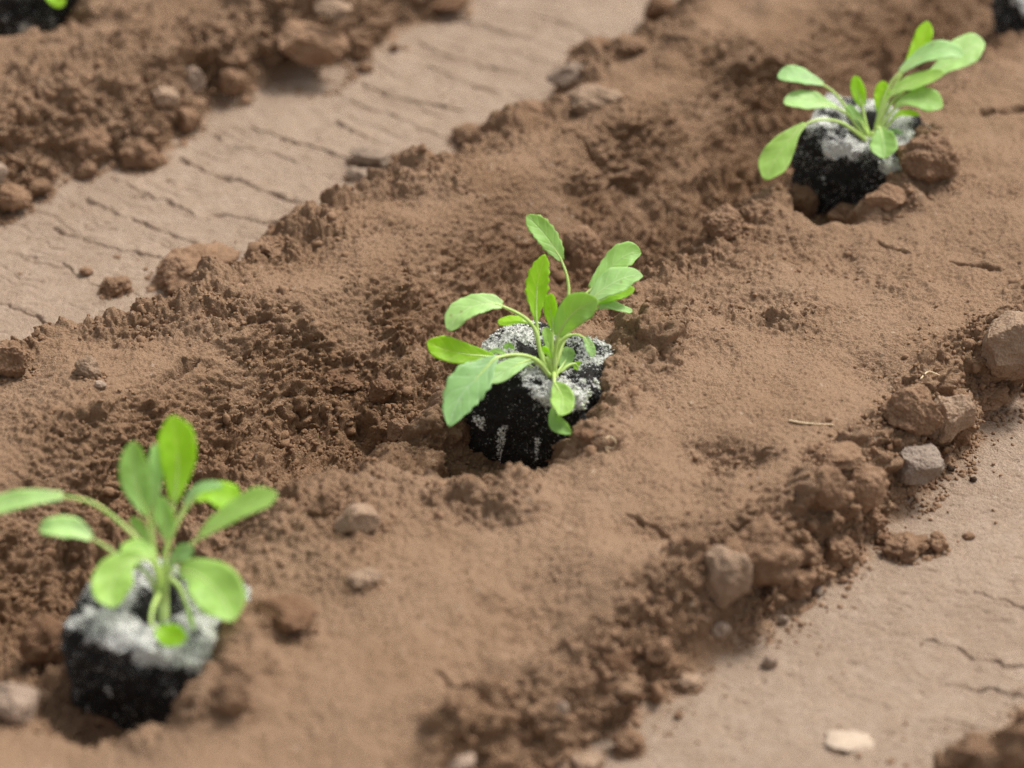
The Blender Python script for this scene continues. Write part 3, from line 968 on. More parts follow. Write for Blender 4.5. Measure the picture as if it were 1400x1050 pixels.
    clod(630, 590, 26, 52, "small upright clod against the left side of the middle plug", mat=M_DARKCLOD, angular=0.3, rugged=0.9, sink=0.25)
    clod(796, 335, 52, 50, "rounded crumbly clod behind the tallest leaf of the middle seedling", mat=M_CLOD, angular=0.2, rugged=1.1, sink=0.25)
    clod(806, 592, 40, 26, "dark crumbly clod in front of the right side of the middle plug", mat=M_DARKCLOD, angular=0.2, rugged=1.2, sink=0.25)
    clod(498, 790, 46, 30, "pale crumbly clod below the pyramid-shaped clod", mat=M_DRYCLOD, angular=0.3, rugged=1.2, sink=0.35)
    # --- around the near plug
    clod(22, 960, 74, 70, "pale smooth stone at the left picture edge near the bottom", "stone", "stone", M_DUST, 0.6, 0.3, 0.15)
    clod(68, 885, 74, 84, "large dark clod on the left of the near plug", mat=M_DARKCLOD, angular=0.3, rugged=1.0, sink=0.2)
    clod(143, 979, 46, 34, "small brown clod lying against the foot of the near plug", mat=M_CLOD, angular=0.2, rugged=0.8, sink=0.2)
    clod(388, 838, 76, 52, "dark clod right of the near seedling", mat=M_DARKCLOD, angular=0.3, rugged=1.1, sink=0.25)
    clod(318, 955, 50, 56, "pale-edged clod right of the near plug foot", mat=M_CLOD, angular=0.4, rugged=0.6, sink=0.3)


build_clods()


# ------------------------------------------------------------------ loose crumbs: far too many to count
def build_crumbs():
    protos = []
    for k in range(16):
        v, f = ico(2)
        r = 1 + 0.42 * noise3(v * 1.7 + k * 9.1, k) + 0.26 * noise3(v * 4.1 + k * 5.3, k + 40)
        v = v * r[:, None] * np.array([1.0, 0.85, 0.75])
        protos.append((v, f))
    N = 420000
    x = rng.uniform(-22.5, 22.5, N); y = rng.uniform(-20, 31.5, N)
    ii = np.searchsorted(GX, x) - 1; jj = np.searchsorted(GY, y) - 1
    rg = ROUGH[jj, ii]
    dmin = np.minimum(DR[jj, ii], DL[jj, ii])
    spill = np.where(dmin < 0.3, np.exp(-np.abs(dmin) / 0.35) * 0.16 + 0.0012, 0)
    bank = smooth(3.4, 1.2, DR[jj, ii]) * (dmin > 0)
    clump = smooth(-0.2, 0.5, noise2(x / 1.1, y / 1.1, 500))
    p = np.clip(rg - 0.25, 0, 1) * 0.17 * (0.25 + clump) + spill * (0.3 + clump) + 0.02 * bank
    p *= smooth(26, 12, y) * 0.75 + 0.25
    keep = rng.uniform(0, 1, N) < p
    x, y, bank = x[keep], y[keep], bank[keep]
    n0 = len(x)
    rad = np.clip((0.045 + 0.024 * rng.pareto(2.4, n0)) * (1 + 0.5 * bank), 0.04, 0.21)
    # soil fallen round the foot of each clod, and the lumpy faces of the banks
    cx, cy, cr = [], [], []
    xb = rng.uniform(-22.5, 22.5, 90000); yb = rng.uniform(-20, 31.5, 90000)
    ib = np.searchsorted(GX, xb) - 1; jb = np.searchsorted(GY, yb) - 1
    br, bl = DR[jb, ib], DL[jb, ib]
    face = np.where((br > 0.1) & (br < 2.0), 0.030, 0) + np.where((bl > 0.1) & (bl < 2.6), 0.020, 0)
    face = face * smooth(-0.35, 0.4, noise2(xb / 1.6, yb / 1.6, 510))
    kb = rng.uniform(0, 1, 90000) < face
    cx.append(xb[kb]); cy.append(yb[kb]); cr.append(np.clip(0.11 + 0.085 * rng.pareto(2.2, kb.sum()), 0.1, 0.45))
    feet = list(CLOD_FEET)
    for (px, py), zc in (((738, 552), 1.75), ((216, 890), 1.7), ((1172, 232), 1.75)):
        c = at(px, py, zc)
        feet += [(c[0], c[1], 2.1, 2.0), (c[0] + 0.9, c[1] - 0.2, 1.6, 2.0)]
    for px, py, a, b in feet:
        m = int(14 + 60 * a)
        q = rng.uniform(0, 6.283, m); e = rng.uniform(0.85, 1.3, m)
        cx.append(px + np.cos(q) * a * e); cy.append(py + np.sin(q) * b * e)
        cr.append(np.clip(0.045 + 0.03 * rng.pareto(2.2, m), 0.04, 0.10 + 0.08 * a))
    x = np.concatenate([x] + cx); y = np.concatenate([y] + cy); rad = np.concatenate([rad] + cr)
    n = len(x)
    ii = np.clip(np.searchsorted(GX, x) - 1, 0, len(GX) - 1); jj = np.clip(np.searchsorted(GY, y) - 1, 0, len(GY) - 1)
    h, mo = H[jj, ii], MOISTURE[jj, ii]
    cen = np.stack([x + OFFX[jj, ii], y + OFFY[jj, ii], h + rad * np.where(rad > 0.11, -0.15, 0.25)], 1)
    mo = np.clip(mo + rng.uniform(-0.35, 0.25, n), 0, 1)
    a = rng.uniform(0, 6.283, (n, 2))
    vs, fs, ms = [], [], []
    off = 0
    for k, (v, f) in enumerate(protos):
        sel = np.arange(k, n, len(protos)); m = len(sel)
        ca, sa, cb, sb = np.cos(a[sel, 0]), np.sin(a[sel, 0]), np.cos(a[sel, 1]), np.sin(a[sel, 1])
        Rm = np.zeros((m, 3, 3))
        Rm[:, 0, 0] = ca; Rm[:, 0, 1] = -sa * cb; Rm[:, 0, 2] = sa * sb
        Rm[:, 1, 0] = sa; Rm[:, 1, 1] = ca * cb; Rm[:, 1, 2] = -ca * sb
        Rm[:, 2, 1] = sb; Rm[:, 2, 2] = cb
        w = np.einsum('mij,vj->mvi', Rm, v) * rad[sel][:, None, None] + cen[sel][:, None, :]
        vs.append(w.reshape(-1, 3))
        fs.append((f[None] + (np.arange(m) * len(v))[:, None, None] + off).reshape(-1, 3))
        ms.append(np.repeat(mo[sel], len(v)))
        off += m * len(v)
    me = make_mesh("soil_crumbs", np.concatenate(vs), np.concatenate(fs), M_CRUMB, True, {"moist": np.concatenate(ms)})
    tag(link("soil_crumbs", me), kind="stuff")
    print("crumbs", n)


build_crumbs()


# ------------------------------------------------------------------ straws and root fibres
def tube(points, radii, sides=7):
    p = np.array(points, float); n = len(p)
    t = np.gradient(p, axis=0); t /= np.linalg.norm(t, axis=1)[:, None] + 1e-12
    ref = np.array([0.13, 0.31, 0.94])
    vs = []
    for i in range(n):
        a = np.cross(t[i], ref); a /= np.linalg.norm(a) + 1e-12
        b = np.cross(t[i], a)
        for k in range(sides):
            q = 2 * math.pi * k / sides
            vs.append(p[i] + radii[i] * (a * math.cos(q) + b * math.sin(q)))
    fs = []
    for i in range(n - 1):
        for k in range(sides):
            k2 = (k + 1) % sides
            fs.append([i * sides + k, i * sides + k2, (i + 1) * sides + k2, (i + 1) * sides + k])
    vs.append(p[0]); vs.append(p[-1])
    c0, c1 = len(vs) - 2, len(vs) - 1
    for k in range(sides):
        k2 = (k + 1) % sides
        fs.append([c0, k2, k]); fs.append([c1, (n - 1) * sides + k, (n - 1) * sides + k2])
    return np.array(vs), fs


def spline(pts, n):
    """Catmull-Rom through rows of pts, n samples evenly along the arc"""
    p = np.array(pts, float)
    if len(p) == 2:
        return p[0] + np.linspace(0, 1, n)[:, None] * (p[1] - p[0])
    q = np.vstack([2 * p[0] - p[1], p, 2 * p[-1] - p[-2]])
    out = []
    for i in range(1, len(q) - 2):
        for u in np.linspace(0, 1, 24, endpoint=False):
            a, b, c, d = q[i - 1], q[i], q[i + 1], q[i + 2]
            out.append(0.5 * (2 * b + (c - a) * u + (2 * a - 5 * b + 4 * c - d) * u * u + (3 * b - a - 3 * c + d) * u ** 3))
    out.append(p[-1])
    out = np.array(out)
    L = np.concatenate([[0], np.cumsum(np.linalg.norm(np.diff(out[:, :3] if out.shape[1] >= 3 else out, axis=0), axis=1))])
    s = np.linspace(0, L[-1], n)
    return np.stack([np.interp(s, L, out[:, k]) for k in range(out.shape[1])], 1)


def straw(px, label, r=0.045, lift=0.06, name="straw", cat="straw"):
    pts = []
    for x, y in px:
        g = hit(x, y); g[2] += lift
        pts.append(g)
    c = spline(pts, 24)
    v, f = tube(c, np.linspace(r, r * 0.6, 24), 6)
    base = c[0].copy()
    tag(link(name, make_mesh(name, v - base, f, M_STRAW), None, base), label, cat)


straw([(1078, 577), (1095, 580), (1115, 582), (1140, 583)], "thin pale straw lying on the smooth shelf right of the middle seedling", 0.035, 0.06)
straw([(1258, 522), (1268, 512), (1280, 515), (1292, 520), (1304, 519)], "curled pale root fibre on the bank above the angular clod", 0.03, 0.10, "root_fibre", "root fibre")
straw([(246, 352), (247, 346), (249, 340)], "tiny pale straw stub standing by the long crumbly clod", 0.03, 0.05)
straw([(824, 606), (834, 600), (842, 608), (838, 616), (828, 614), (832, 622)], "small knot of pale root fibre beside the middle plug", 0.022, 0.08, "root_fibre", "root fibre")


# ------------------------------------------------------------------ seedlings
def plug_mesh(half, seed, tilt, yaw, mottle):
    """rounded, slightly tapering cube of peat; returns world-orientation vertices about its centre"""
    v, f = ico(6)
    p = 7.5
    r = (np.abs(v) ** p).sum(1) ** (-1 / p)
    q = v * r[:, None]
    d = (0.055 * noise3(q * 1.6 + seed, 1) + 0.060 * noise3(q * 4.7 + seed, 2) + 0.032 * noise3(q * 11 + seed, 3) + 0.042 * noise3(q * 22 + seed, 4)
         + 0.020 * noise3(q * 45 + seed, 5))
    q = q * (1 + d)[:, None]
    q[:, 0] *= 1 - 0.10 * (0.5 - 0.5 * q[:, 2]); q[:, 1] *= 1 - 0.10 * (0.5 - 0.5 * q[:, 2])
    # a shallow dished top
    rr = np.hypot(q[:, 0], q[:, 1])
    q[:, 2] -= np.where(q[:, 2] > 0.6, 0.20 * np.exp(-(rr / 0.40) ** 2), 0)
    loc = q.copy()
    w = q * np.array(half)
    cy, sy = math.cos(yaw), math.sin(yaw)
    Rz = np.array([[cy, -sy, 0], [sy, cy, 0], [0, 0, 1]])
    cx, sx = math.cos(tilt[0]), math.sin(tilt[0])
    Rx = np.array([[1, 0, 0], [0, cx, -sx], [0, sx, cx]])
    ct, st_ = math.cos(tilt[1]), math.sin(tilt[1])
    Ry = np.array([[ct, 0, st_], [0, 1, 0], [-st_, 0, ct]])
    Rm = Rx @ Ry @ Rz
    # white salts: on the upper rim and in streaks down the sides
    up = loc[:, 2]
    n1 = noise3(loc * 2.6 + seed, 11)
    az = np.arctan2(loc[:, 1], loc[:, 0])
    streak = noise3(np.stack([az * 6.5, loc[:, 2] * 1.2, np.full(len(az), seed)], 1), 12)
    n2 = noise3(loc * 7.0 + seed, 13)
    rim = smooth(0.68, 0.90, up + 0.28 * n1 + 0.10 * n2)
    white = rim * (0.24 + 0.15 * n1 + 0.10 * n2) + (1 - rim) * (mottle + 0.05 * n1 + 0.04 * n2)
    white += np.where((up < 0.05) & (up > -0.95), 0.15 * smooth(0.55, 0.75, streak), 0)
    white -= 0.30 * np.exp(-(rr / 0.34) ** 2) * (up > 0.3)
    return w @ Rm.T, f, white, Rm, loc


def leaf_mesh(rib, hw, tilt, cup, teeth, seed, thick=0.022, M=6):
    """rib (n,3) from tip to blade base; hw half widths (cm). Returns verts, faces, uvs"""
    n = len(rib)
    t = np.gradient(rib, axis=0); t /= np.linalg.norm(t, axis=1)[:, None] + 1e-12
    r_ = np.random.default_rng(seed)
    ph = r_.uniform(0, 6.28, 4)
    vs_top, uv = [], []
    nrm_all = []
    sides = np.zeros((n, 3)); nrms = np.zeros((n, 3)); views = np.zeros((n, 3))
    for i in range(n):
        # side direction: across the rib as seen from the front
        view = rib[i] - CAM; view /= np.linalg.norm(view)
        views[i] = view
        side = np.cross(t[i], view); side /= np.linalg.norm(side) + 1e-9
        if i and side @ sides[i - 1] < 0: side = -side
        sides[i] = side
    if np.mean(sides @ UP) < 0: sides = -sides
    ku = tilt * float(np.mean(sides @ UP))
    for i in range(n):
        # rolled so that the blade faces partly upward
        sv = sides[i] + views[i] * (0.5 * ku + 0.5 * tilt * (sides[i] @ UP))
        nrm = np.cross(t[i], sv); nrm /= np.linalg.norm(nrm) + 1e-9
        sides[i] = sv; nrms[i] = nrm
    if np.mean(nrms @ np.array([0, 0, 1.0])) - 0.5 * np.mean(np.sum(nrms * views, 1)) < 0: nrms = -nrms
    for i in range(n):
        sv, nrm = sides[i], nrms[i]
        nrm_all.append(nrm)
        v = i / (n - 1)
        for j in range(-M, M + 1):
            u = j / M
            w = hw[i]
            edge = 1 + (teeth * (abs(((v * 7.3 + 0.13 * j) % 1) - 0.5) - 0.25) * 2 if abs(j) == M else 0)
            wav = 0.10 * w * math.sin(v * 9 + ph[0] + (1.7 if j > 0 else 0)) * u * u + 0.03 * w * math.sin(v * 23 + ph[1] + u * 3) * abs(u)
            p = rib[i] + sv * (u * w * edge) + nrm * (1.7 * cup * w * (abs(u) ** 1.4) + 1.3 * wav)
            vs_top.append(p); uv.append((u * 0.5 + 0.5, v))
    C_ = 2 * M + 1
    top = np.array(vs_top)
    nn = np.repeat(np.array(nrm_all), C_, axis=0)
    edgefall = np.array([1 - 0.75 * abs(u * 2 - 1) ** 4 for u, _ in uv])
    bot = top - nn * (thick * edgefall)[:, None]
    verts = np.vstack([top, bot]); uvs = np.array(uv + uv)
    o = len(top)
    fs = []
    for i in range(n - 1):
        for j in range(C_ - 1):
            a = i * C_ + j
            fs.append([a, a + 1, a + C_ + 1, a + C_])
            fs.append([o + a, o + a + C_, o + a + C_ + 1, o + a + 1])
        a = i * C_; b = a + C_ - 1
        fs.append([a, a + C_, o + a + C_, o + a]); fs.append([b, o + b, o + b + C_, b + C_])
    for j in range(C_ - 1):
        fs.append([j, o + j, o + j + 1, j + 1])
        a = (n - 1) * C_ + j
        fs.append([a, a + 1, o + a + 1, o + a])
    return verts, np.array(fs), uvs


def seedling(label, centre_px, half, yaw, tilt, seed, frame, crown, leaves, stem_base, centre_z, crust=1.0, group=None):
    """frame = (ox, oy, k): leaf pixels are given on an enlargement of the photograph.
    leaves: (points tip..base as (x, y, half width or None for the stalk), toward camera at tip in cm, tilt, cup, teeth, material)"""
    c = at(centre_px[0], centre_px[1], centre_z)
    root_at = np.array([c[0], c[1], c[2] - half[2]])
    root = bpy.data.objects.new("seedling", None)
    root.empty_display_size = 0.02
    root.location = tuple(root_at * CM)
    col.objects.link(root)
    tag(root, label, "seedling", group)
    pv, pf, white, Rm, loc = plug_mesh(half, seed, tilt, yaw, 0.06 if len(leaves) > 18 else 0.09)
    plug = link("peat_plug", make_mesh("peat_plug", pv + (c - root_at), pf, M_PLUG, True, {"white": white}), root)
    # grains of white crust lying on the top and rim
    r_ = np.random.default_rng(seed * 13 + 5)
    cand = np.where(white > 0.17)[0]
    vs, fs, gs, off = [], [], [], 0
    v0, f0 = ico(1)
    if len(cand):
        for q in r_.choice(cand, size=int(4200 * crust)):
            rad = 0.014 + 0.03 * r_.uniform() ** 2.5
            vs.append(v0 * r_.uniform(0.6, 1.2, 3) * rad + pv[q] + (c - root_at) + r_.normal(size=3) * 0.02)
            fs.append(f0 + off); off += len(v0)
            g = np.clip((loc[q, 0] - 0.35) * 1.6, 0, 1) * r_.uniform(0.2, 1)
            gs.append(np.full(len(v0), g))
        cr = link("white_crust", make_mesh("white_crust", np.concatenate(vs), np.concatenate(fs), M_CRUST, True, {"green": np.concatenate(gs)}), plug)
        cr['kind'] = "stuff"
    if not leaves:
        return root
    ox, oy, k = frame
    top_c = c + Rm @ np.array([0, 0, half[2] * 0.85])
    D0 = depth_of(at(ox + stem_base[0] / k, oy + stem_base[1] / k, top_c[2] - 0.15)) if stem_base else depth_of(top_c)
    sc = FPX / D0                                      # photograph pixels per cm at the plant
    # stem
    if stem_base:
        p = [at_depth(ox + x / k, oy + y / k, D0 + 0.0) for x, y in (stem_base, ((stem_base[0] + crown[0]) / 2 + 3, (stem_base[1] + crown[1]) / 2), crown)]
        sp = spline(p, 12)
        v, f = tube(sp - root_at, np.linspace(0.17, 0.12, 12), 9)
        link("stem", make_mesh("stem", v, f, M_STALK), root)
    for li, (pts, dtip, tl, cup, teeth, mat) in enumerate(leaves):
        P = [(x, y) for x, y, _ in pts]
        arc = np.concatenate([[0], np.cumsum([math.hypot(P[i + 1][0] - P[i][0], P[i + 1][1] - P[i][1]) for i in range(len(P) - 1)])])
        arc = 1 - arc / arc[-1]                        # 1 at the tip, 0 at the base
        w3 = [at_depth(ox + x / k, oy + y / k, D0 - dtip * q ** (0.55 if dtip > 1.9 else 1.2)) for (x, y), q in zip(P, arc)]
        nb = sum(1 for q in pts if q[2] is not None)   # blade points
        hw = [q[2] / k / sc for q in pts[:nb]]
        rows = [np.append(w3[i], hw[i] if i < nb else 0.06) for i in range(nb)]
        # the blade runs out into the stalk
        rib = spline(rows, 30)
        v = np.linspace(0, 1, 30)
        vr = 0.10 if pts[0][2] < 15 else 0.20
        tipround = np.sqrt(np.clip(1 - (1 - np.clip(v / vr, 0, 1)) ** 2, 0, 1))
        w = np.maximum(rib[:, 3] * tipround, 0.012)
        lv, lf, uv = leaf_mesh(rib[:, :3], w, tl, cup, teeth, seed * 100 + li)
        lo = link("leaf", make_mesh("leaf", lv - root_at, lf, mat, True, None, uv), root)
        # stalk, running on as the raised midrib under the blade
        sp = [rib[j, :3] for j in (12, 18, 24, 29)] + [w3[i] for i in range(nb, len(P))]
        nsp = 26
        ss = spline(sp, nsp)
        rad = np.interp(np.linspace(0, 1, nsp), [0, 0.35, 1.0], [0.012, 0.048, 0.075])
        ss[:, 2] -= np.interp(np.linspace(0, 1, nsp), [0, 0.4, 1], [0.02, 0.03, 0.0])
        tv, tf = tube(ss - root_at, rad, 7)
        link("leaf_stalk", make_mesh("leaf_stalk", tv, tf, M_STALK), lo)
    return root


N_ = None
G, YG, BG = M_LEAF, M_YOUNG_BACKLIT, M_GLAUC
MID = [
    ([(146, 505, 24), (180, 450, 40), (235, 412, 42), (300, 398, 30), (350, 408, 14), (430, 448, N_), (475, 500, N_), (495, 590, N_), (535, 680, N_)], 0.9, 1.0, 0.12, 0.08, BG),
    ([(333, 473, 12), (370, 468, 17), (415, 463, 15), (445, 470, 8), (470, 490, N_), (490, 560, N_), (525, 660, N_)], 0.3, 1.0, 0.1, 0, YG),
    ([(66, 543, 24), (110, 565, 44), (180, 585, 46), (250, 594, 28), (318, 600, 8), (400, 598, N_), (470, 612, N_), (540, 690, N_)], 1.0, 0.3, 0.10, 0.03, YG),
    ([(150, 868, 12), (172, 800, 50), (205, 735, 70), (255, 680, 66), (300, 630, 30), (330, 604, 10), (410, 592, N_), (480, 615, N_), (545, 695, N_)], 2.6, 0.5, 0.14, 0.13, BG),
    ([(296, 696, 12), (335, 672, 32), (385, 642, 32), (435, 618, 20), (480, 610, 7), (510, 640, N_), (545, 695, N_)], 1.2, 0.5, 0.1, 0.02, BG),
    ([(512, 215, 10), (500, 255, 30), (485, 310, 43), (480, 365, 42), (478, 415, 24), (480, 465, 9), (486, 530, N_), (500, 600, N_), (535, 680, N_)], -0.3, 0.3, 0.12, 0.22, YG),
    ([(535, 362, 10), (532, 395, 23), (533, 430, 26), (540, 470, 18), (541, 505, 7), (538, 570, N_), (545, 680, N_)], 0.3, 0.3, 0.12, 0.02, YG),
    ([(442, 68, 20), (475, 100, 36), (515, 145, 42), (550, 195, 32), (575, 238, 10), (596, 300, N_), (600, 372, N_), (575, 470, N_), (550, 590, N_), (548, 690, N_)], -0.6, 0.5, 0.12, 0.18, G),
    ([(876, 212, 22), (835, 212, 42), (785, 240, 48), (730, 295, 32), (685, 345, 14), (640, 385, N_), (590, 455, N_), (555, 580, N_), (548, 690, N_)], -1.3, 0.6, 0.12, 0.10, G),
    ([(882, 297, 10), (835, 298, 34), (780, 318, 48), (725, 352, 38), (685, 388, 14), (630, 430, N_), (575, 510, N_), (552, 600, N_), (548, 690, N_)], -0.3, 0.9, 0.10, 0.02, BG),
    ([(850, 343, 12), (800, 362, 22), (745, 380, 20), (700, 398, 9), (630, 450, N_), (560, 570, N_), (548, 690, N_)], -0.9, 0.5, 0.1, 0.02, YG),
    ([(842, 432, 9), (800, 418, 14), (755, 408, 16), (715, 415, 9), (660, 450, N_), (590, 525, N_), (550, 640, N_)], -1.0, 0.9, 0.1, 0.0, BG),
    ([(714, 390, 22), (672, 405, 50), (625, 430, 58), (585, 475, 42), (560, 525, 14), (550, 580, N_), (546, 690, N_)], 1.4, 0.4, 0.12, 0.02, G),
    ([(695, 602, 8), (686, 578, 17), (675, 550, 16), (660, 528, 7), (625, 515, N_), (580, 535, N_), (553, 600, N_), (548, 690, N_)], 0.5, 0.5, 0.1, 0, BG),
    ([(604, 566, 14), (598, 590, 27), (588, 615, 27), (572, 640, 12), (558, 665, N_), (548, 695, N_)], -0.8, 0.3, 0.1, 0, G),
    ([(688, 632, 12), (665, 640, 24), (640, 640, 24), (622, 625, 8), (590, 640, N_), (552, 690, N_)], -0.5, 0.5, 0.1, 0, YG),
    ([(566, 826, 20), (576, 795, 42), (576, 755, 44), (560, 718, 24), (548, 700, 8), (546, 680, N_), (545, 660, N_)], 2.0, 0.2, 0.15, 0, G),
    ([(612, 892, 8), (585, 876, 24), (556, 856, 30), (540, 828, 16), (540, 800, 7), (543, 740, N_), (546, 690, N_)], 2.0, 0.3, 0.15, 0, G),
    ([(372, 548, 10), (374, 570, 22), (380, 590, 16), (400, 610, 6), (460, 640, N_), (535, 690, N_)], -0.6, 0.4, 0.1, 0, G),
    ([(300, 585, 5), (330, 580, 9), (360, 590, 7), (400, 600, N_), (470, 620, N_), (540, 685, N_)], -0.3, 0.6, 0.1, 0, G),
    ([(512, 490, 9), (518, 515, 18), (522, 545, 14), (528, 580, 6), (536, 630, N_), (544, 690, N_)], -0.5, 0.3, 0.12, 0, G),
    ([(505, 562, 6), (512, 575, 12), (524, 590, 9), (532, 610, 4), (538, 650, N_), (544, 690, N_)], 0.4, 0.3, 0.12, 0, YG),
]
NEAR = [
    ([(-60, 318, 14), (0, 295, 26), (90, 276, 24), (180, 268, 12), (262, 285, N_), (335, 335, N_), (405, 405, N_), (450, 480, N_), (468, 620, N_)], 0.8, 0.6, 0.15, 0, BG),
    ([(112, 368, 20), (160, 358, 30), (215, 366, 28), (262, 388, 14), (300, 410, N_), (350, 445, N_), (430, 500, N_), (468, 620, N_)], 0.5, 0.9, 0.12, 0, BG),
    ([(385, 112, 14), (382, 165, 38), (388, 225, 44), (405, 280, 28), (424, 325, 10), (432, 390, N_), (448, 480, N_), (468, 620, N_)], 0.2, 0.3, 0.15, 0, G),
    ([(492, 38, 26), (505, 95, 52), (510, 165, 52), (506, 230, 32), (500, 285, 11), (490, 350, N_), (470, 460, N_), (470, 620, N_)], 0.0, 0.3, 0.12, 0, YG),
    ([(445, 118, 10), (446, 180, 22), (444, 240, 20), (440, 300, 9), (440, 390, N_), (455, 500, N_), (470, 620, N_)], -0.5, 0.3, 0.12, 0, BG),
    ([(692, 285, 22), (655, 275, 42), (605, 262, 30), (560, 275, 13), (525, 320, N_), (490, 390, N_), (468, 480, N_), (470, 620, N_)], -0.6, 0.6, 0.15, 0, YG),
    ([(640, 238, 8), (600, 240, 14), (560, 255, 13), (530, 295, 8), (505, 345, N_), (475, 440, N_), (470, 600, N_)], 0.1, 0.6, 0.1, 0, BG),
    ([(797, 262, 20), (750, 278, 32), (690, 305, 32), (625, 345, 22), (575, 385, 10), (520, 430, N_), (475, 490, N_), (470, 620, N_)], 0.4, 0.7, 0.12, 0, G),
    ([(462, 270, 12), (468, 310, 26), (476, 350, 26), (480, 395, 10), (474, 450, N_), (470, 600, N_)], 0.3, 0.3, 0.12, 0, G),
    ([(328, 590, 30), (320, 540, 56), (335, 490, 54), (372, 452, 26), (415, 445, 10), (448, 480, N_), (466, 600, N_)], 1.4, 0.3, 0.15, 0, G),
    ([(668, 630, 30), (645, 575, 66), (605, 525, 70), (560, 490, 44), (515, 482, 14), (485, 490, N_), (470, 600, N_)], 1.4, 0.3, 0.15, 0, G),
    ([(536, 672, 18), (508, 672, 31), (478, 668, 31), (450, 652, 14), (434, 628, N_), (440, 585, N_), (462, 540, N_)], 2.0, 0.4, 0.1, 0, YG),
    ([(372, 335, 8), (392, 350, 17), (410, 375, 14), (425, 400, 6), (445, 460, N_), (468, 600, N_)], -0.5, 0.5, 0.1, 0, G),
    ([(345, 425, 12), (385, 418, 24), (425, 428, 18), (448, 450, 8), (460, 500, N_), (468, 600, N_)], 0.5, 0.8, 0.1, 0, G),
    ([(552, 415, 12), (530, 430, 24), (505, 448, 18), (488, 470, 8), (476, 520, N_), (470, 620, N_)], 0.6, 0.6, 0.1, 0, BG),
    ([(556, 655, 4), (550, 630, 7), (542, 600, 6), (532, 570, 4), (515, 530, N_), (485, 500, N_)], 0.6, 0.3, 0.1, 0, G),
]
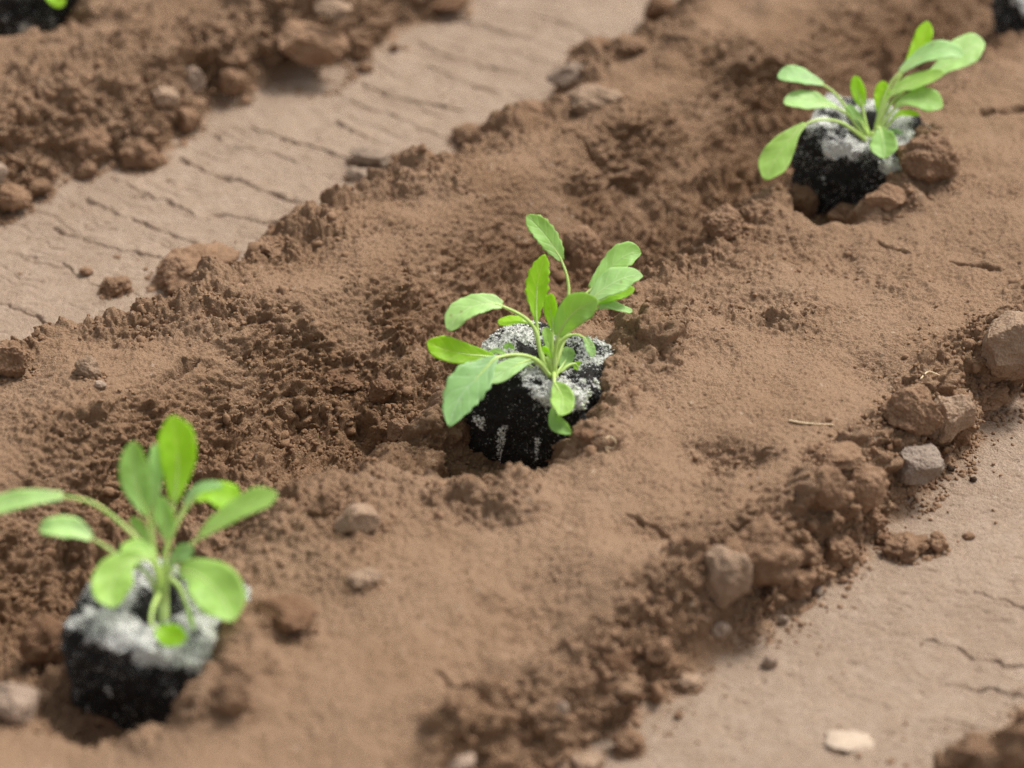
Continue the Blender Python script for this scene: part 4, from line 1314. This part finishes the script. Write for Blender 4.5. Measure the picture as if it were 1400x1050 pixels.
FAR = [
    ([(205, 345, 20), (255, 335, 34), (315, 345, 36), (370, 362, 20), (412, 378, 8), (460, 412, N_), (510, 475, N_), (565, 570, N_), (620, 640, N_)], 0.6, 1.1, 0.12, 0, BG),
    ([(232, 460, 22), (290, 450, 40), (355, 452, 40), (420, 466, 20), (470, 480, 9), (530, 520, N_), (590, 600, N_), (620, 640, N_)], 0.9, 1.0, 0.12, 0, BG),
    ([(150, 808, 36), (185, 735, 66), (230, 665, 56), (280, 598, 28), (330, 556, 11), (400, 534, N_), (490, 548, N_), (570, 600, N_), (620, 645, N_)], 2.0, 0.3, 0.14, 0, G),
    ([(556, 340, 14), (562, 385, 30), (574, 430, 30), (588, 475, 14), (600, 540, N_), (625, 640, N_)], -0.2, 0.3, 0.12, 0, YG),
    ([(680, 362, 18), (676, 410, 35), (670, 460, 30), (666, 510, 12), (655, 580, N_), (635, 640, N_)], -0.2, 0.3, 0.12, 0, YG),
    ([(880, 95, 22), (868, 145, 38), (845, 205, 40), (810, 265, 26), (770, 320, 10), (720, 400, N_), (660, 530, N_), (635, 640, N_)], -1.2, 0.3, 0.12, 0, YG),
    ([(1045, 252, 14), (980, 225, 36), (900, 235, 40), (820, 275, 28), (755, 322, 11), (710, 380, N_), (665, 500, N_), (635, 640, N_)], -0.2, 0.9, 0.12, 0, BG),
    ([(1138, 195, 36), (1085, 210, 64), (1020, 250, 64), (950, 300, 40), (880, 345, 14), (780, 400, N_), (690, 500, N_), (640, 640, N_)], -1.4, 0.7, 0.12, 0, BG),
    ([(955, 325, 12), (890, 345, 30), (820, 368, 36), (760, 392, 22), (710, 430, 9), (670, 520, N_), (638, 640, N_)], 0.2, 0.7, 0.12, 0, G),
    ([(948, 482, 24), (900, 458, 48), (840, 445, 46), (775, 452, 24), (735, 480, 9), (690, 540, N_), (640, 640, N_)], 0.4, 0.7, 0.12, 0, G),
    ([(845, 515, 6), (800, 508, 14), (755, 510, 13), (722, 535, 6), (690, 575, N_), (640, 640, N_)], 0.5, 0.6, 0.1, 0, YG),
    ([(688, 712, 34), (685, 675, 60), (680, 630, 56), (672, 590, 24), (664, 570, 8), (650, 575, N_), (640, 630, N_)], 1.95, 0.2, 0.15, 0, G),
    ([(520, 470, 10), (545, 500, 18), (570, 530, 15), (590, 560, 7), (615, 610, N_), (630, 640, N_)], 0.4, 0.5, 0.1, 0, BG),
    ([(770, 600, 5), (740, 588, 9), (710, 590, 8), (685, 605, 4), (655, 630, N_), (635, 650, N_)], 0.2, 0.5, 0.1, 0, BG),
]

seedling("sharply focused leafy green seedling in a white-crusted black peat plug, the middle one", (738, 552), (2.0, 1.75, 1.85), math.radians(-24), (0.05, 0.10), 3,
         (560, 270, 2.764), (520, 600), MID, (550, 700), 1.75, 1.0, "seedlings planted in the bed")
seedling("blurred near seedling in a black peat plug at the lower left of the picture", (216, 890), (2.1, 1.95, 1.8), math.radians(-18), (0.04, 0.08), 8,
         (0, 550, 2.1), (462, 470), NEAR, (470, 650), 1.7, 0.9, "seedlings planted in the bed")
seedling("blurred far seedling in a black peat plug at the upper right, with pale rounded leaves", (1172, 232), (2.05, 1.9, 1.9), math.radians(-22), (0.06, 0.12), 5,
         (1000, 0, 3.28), (630, 590), FAR, (625, 660), 1.75, 1.3, "seedlings planted in the bed")
seedling("black peat plug cut by the top right picture corner", (1442, 30), (2.2, 2.0, 1.9), 0.2, (0.0, 0.0), 9, (0, 0, 1), (0, 0), [], None, 1.6, 0.8, "seedlings planted in the bed")
seedling("black peat plug in the top left corner with a bright green leaf tip", (40, 8), (1.9, 1.7, 1.6), 0.5, (0.0, 0.0), 12,
         (0, 0, 1), (40, -30), [([(88, 6, 7), (76, -2, 11), (66, -14, 9), (58, -25, 4), (50, -32, N_), (36, -12, N_)], 1.0, 0.4, 0.1, 0, YG),
                               ([(0, -40, 7), (8, -34, 11), (18, -30, 9), (26, -26, 4), (30, -22, N_), (36, -12, N_)], 0.2, 0.4, 0.1, 0, G)],
         (36, -8), 1.8, 0.3, "seedlings planted in the bed")
seedling("smaller black peat lump right of the plug in the top left corner", (122, -8), (1.0, 1.2, 1.2), 0.3, (0.0, 0.0), 15, (0, 0, 1), (0, 0), [], None, 1.9, 0.1, "seedlings planted in the bed")
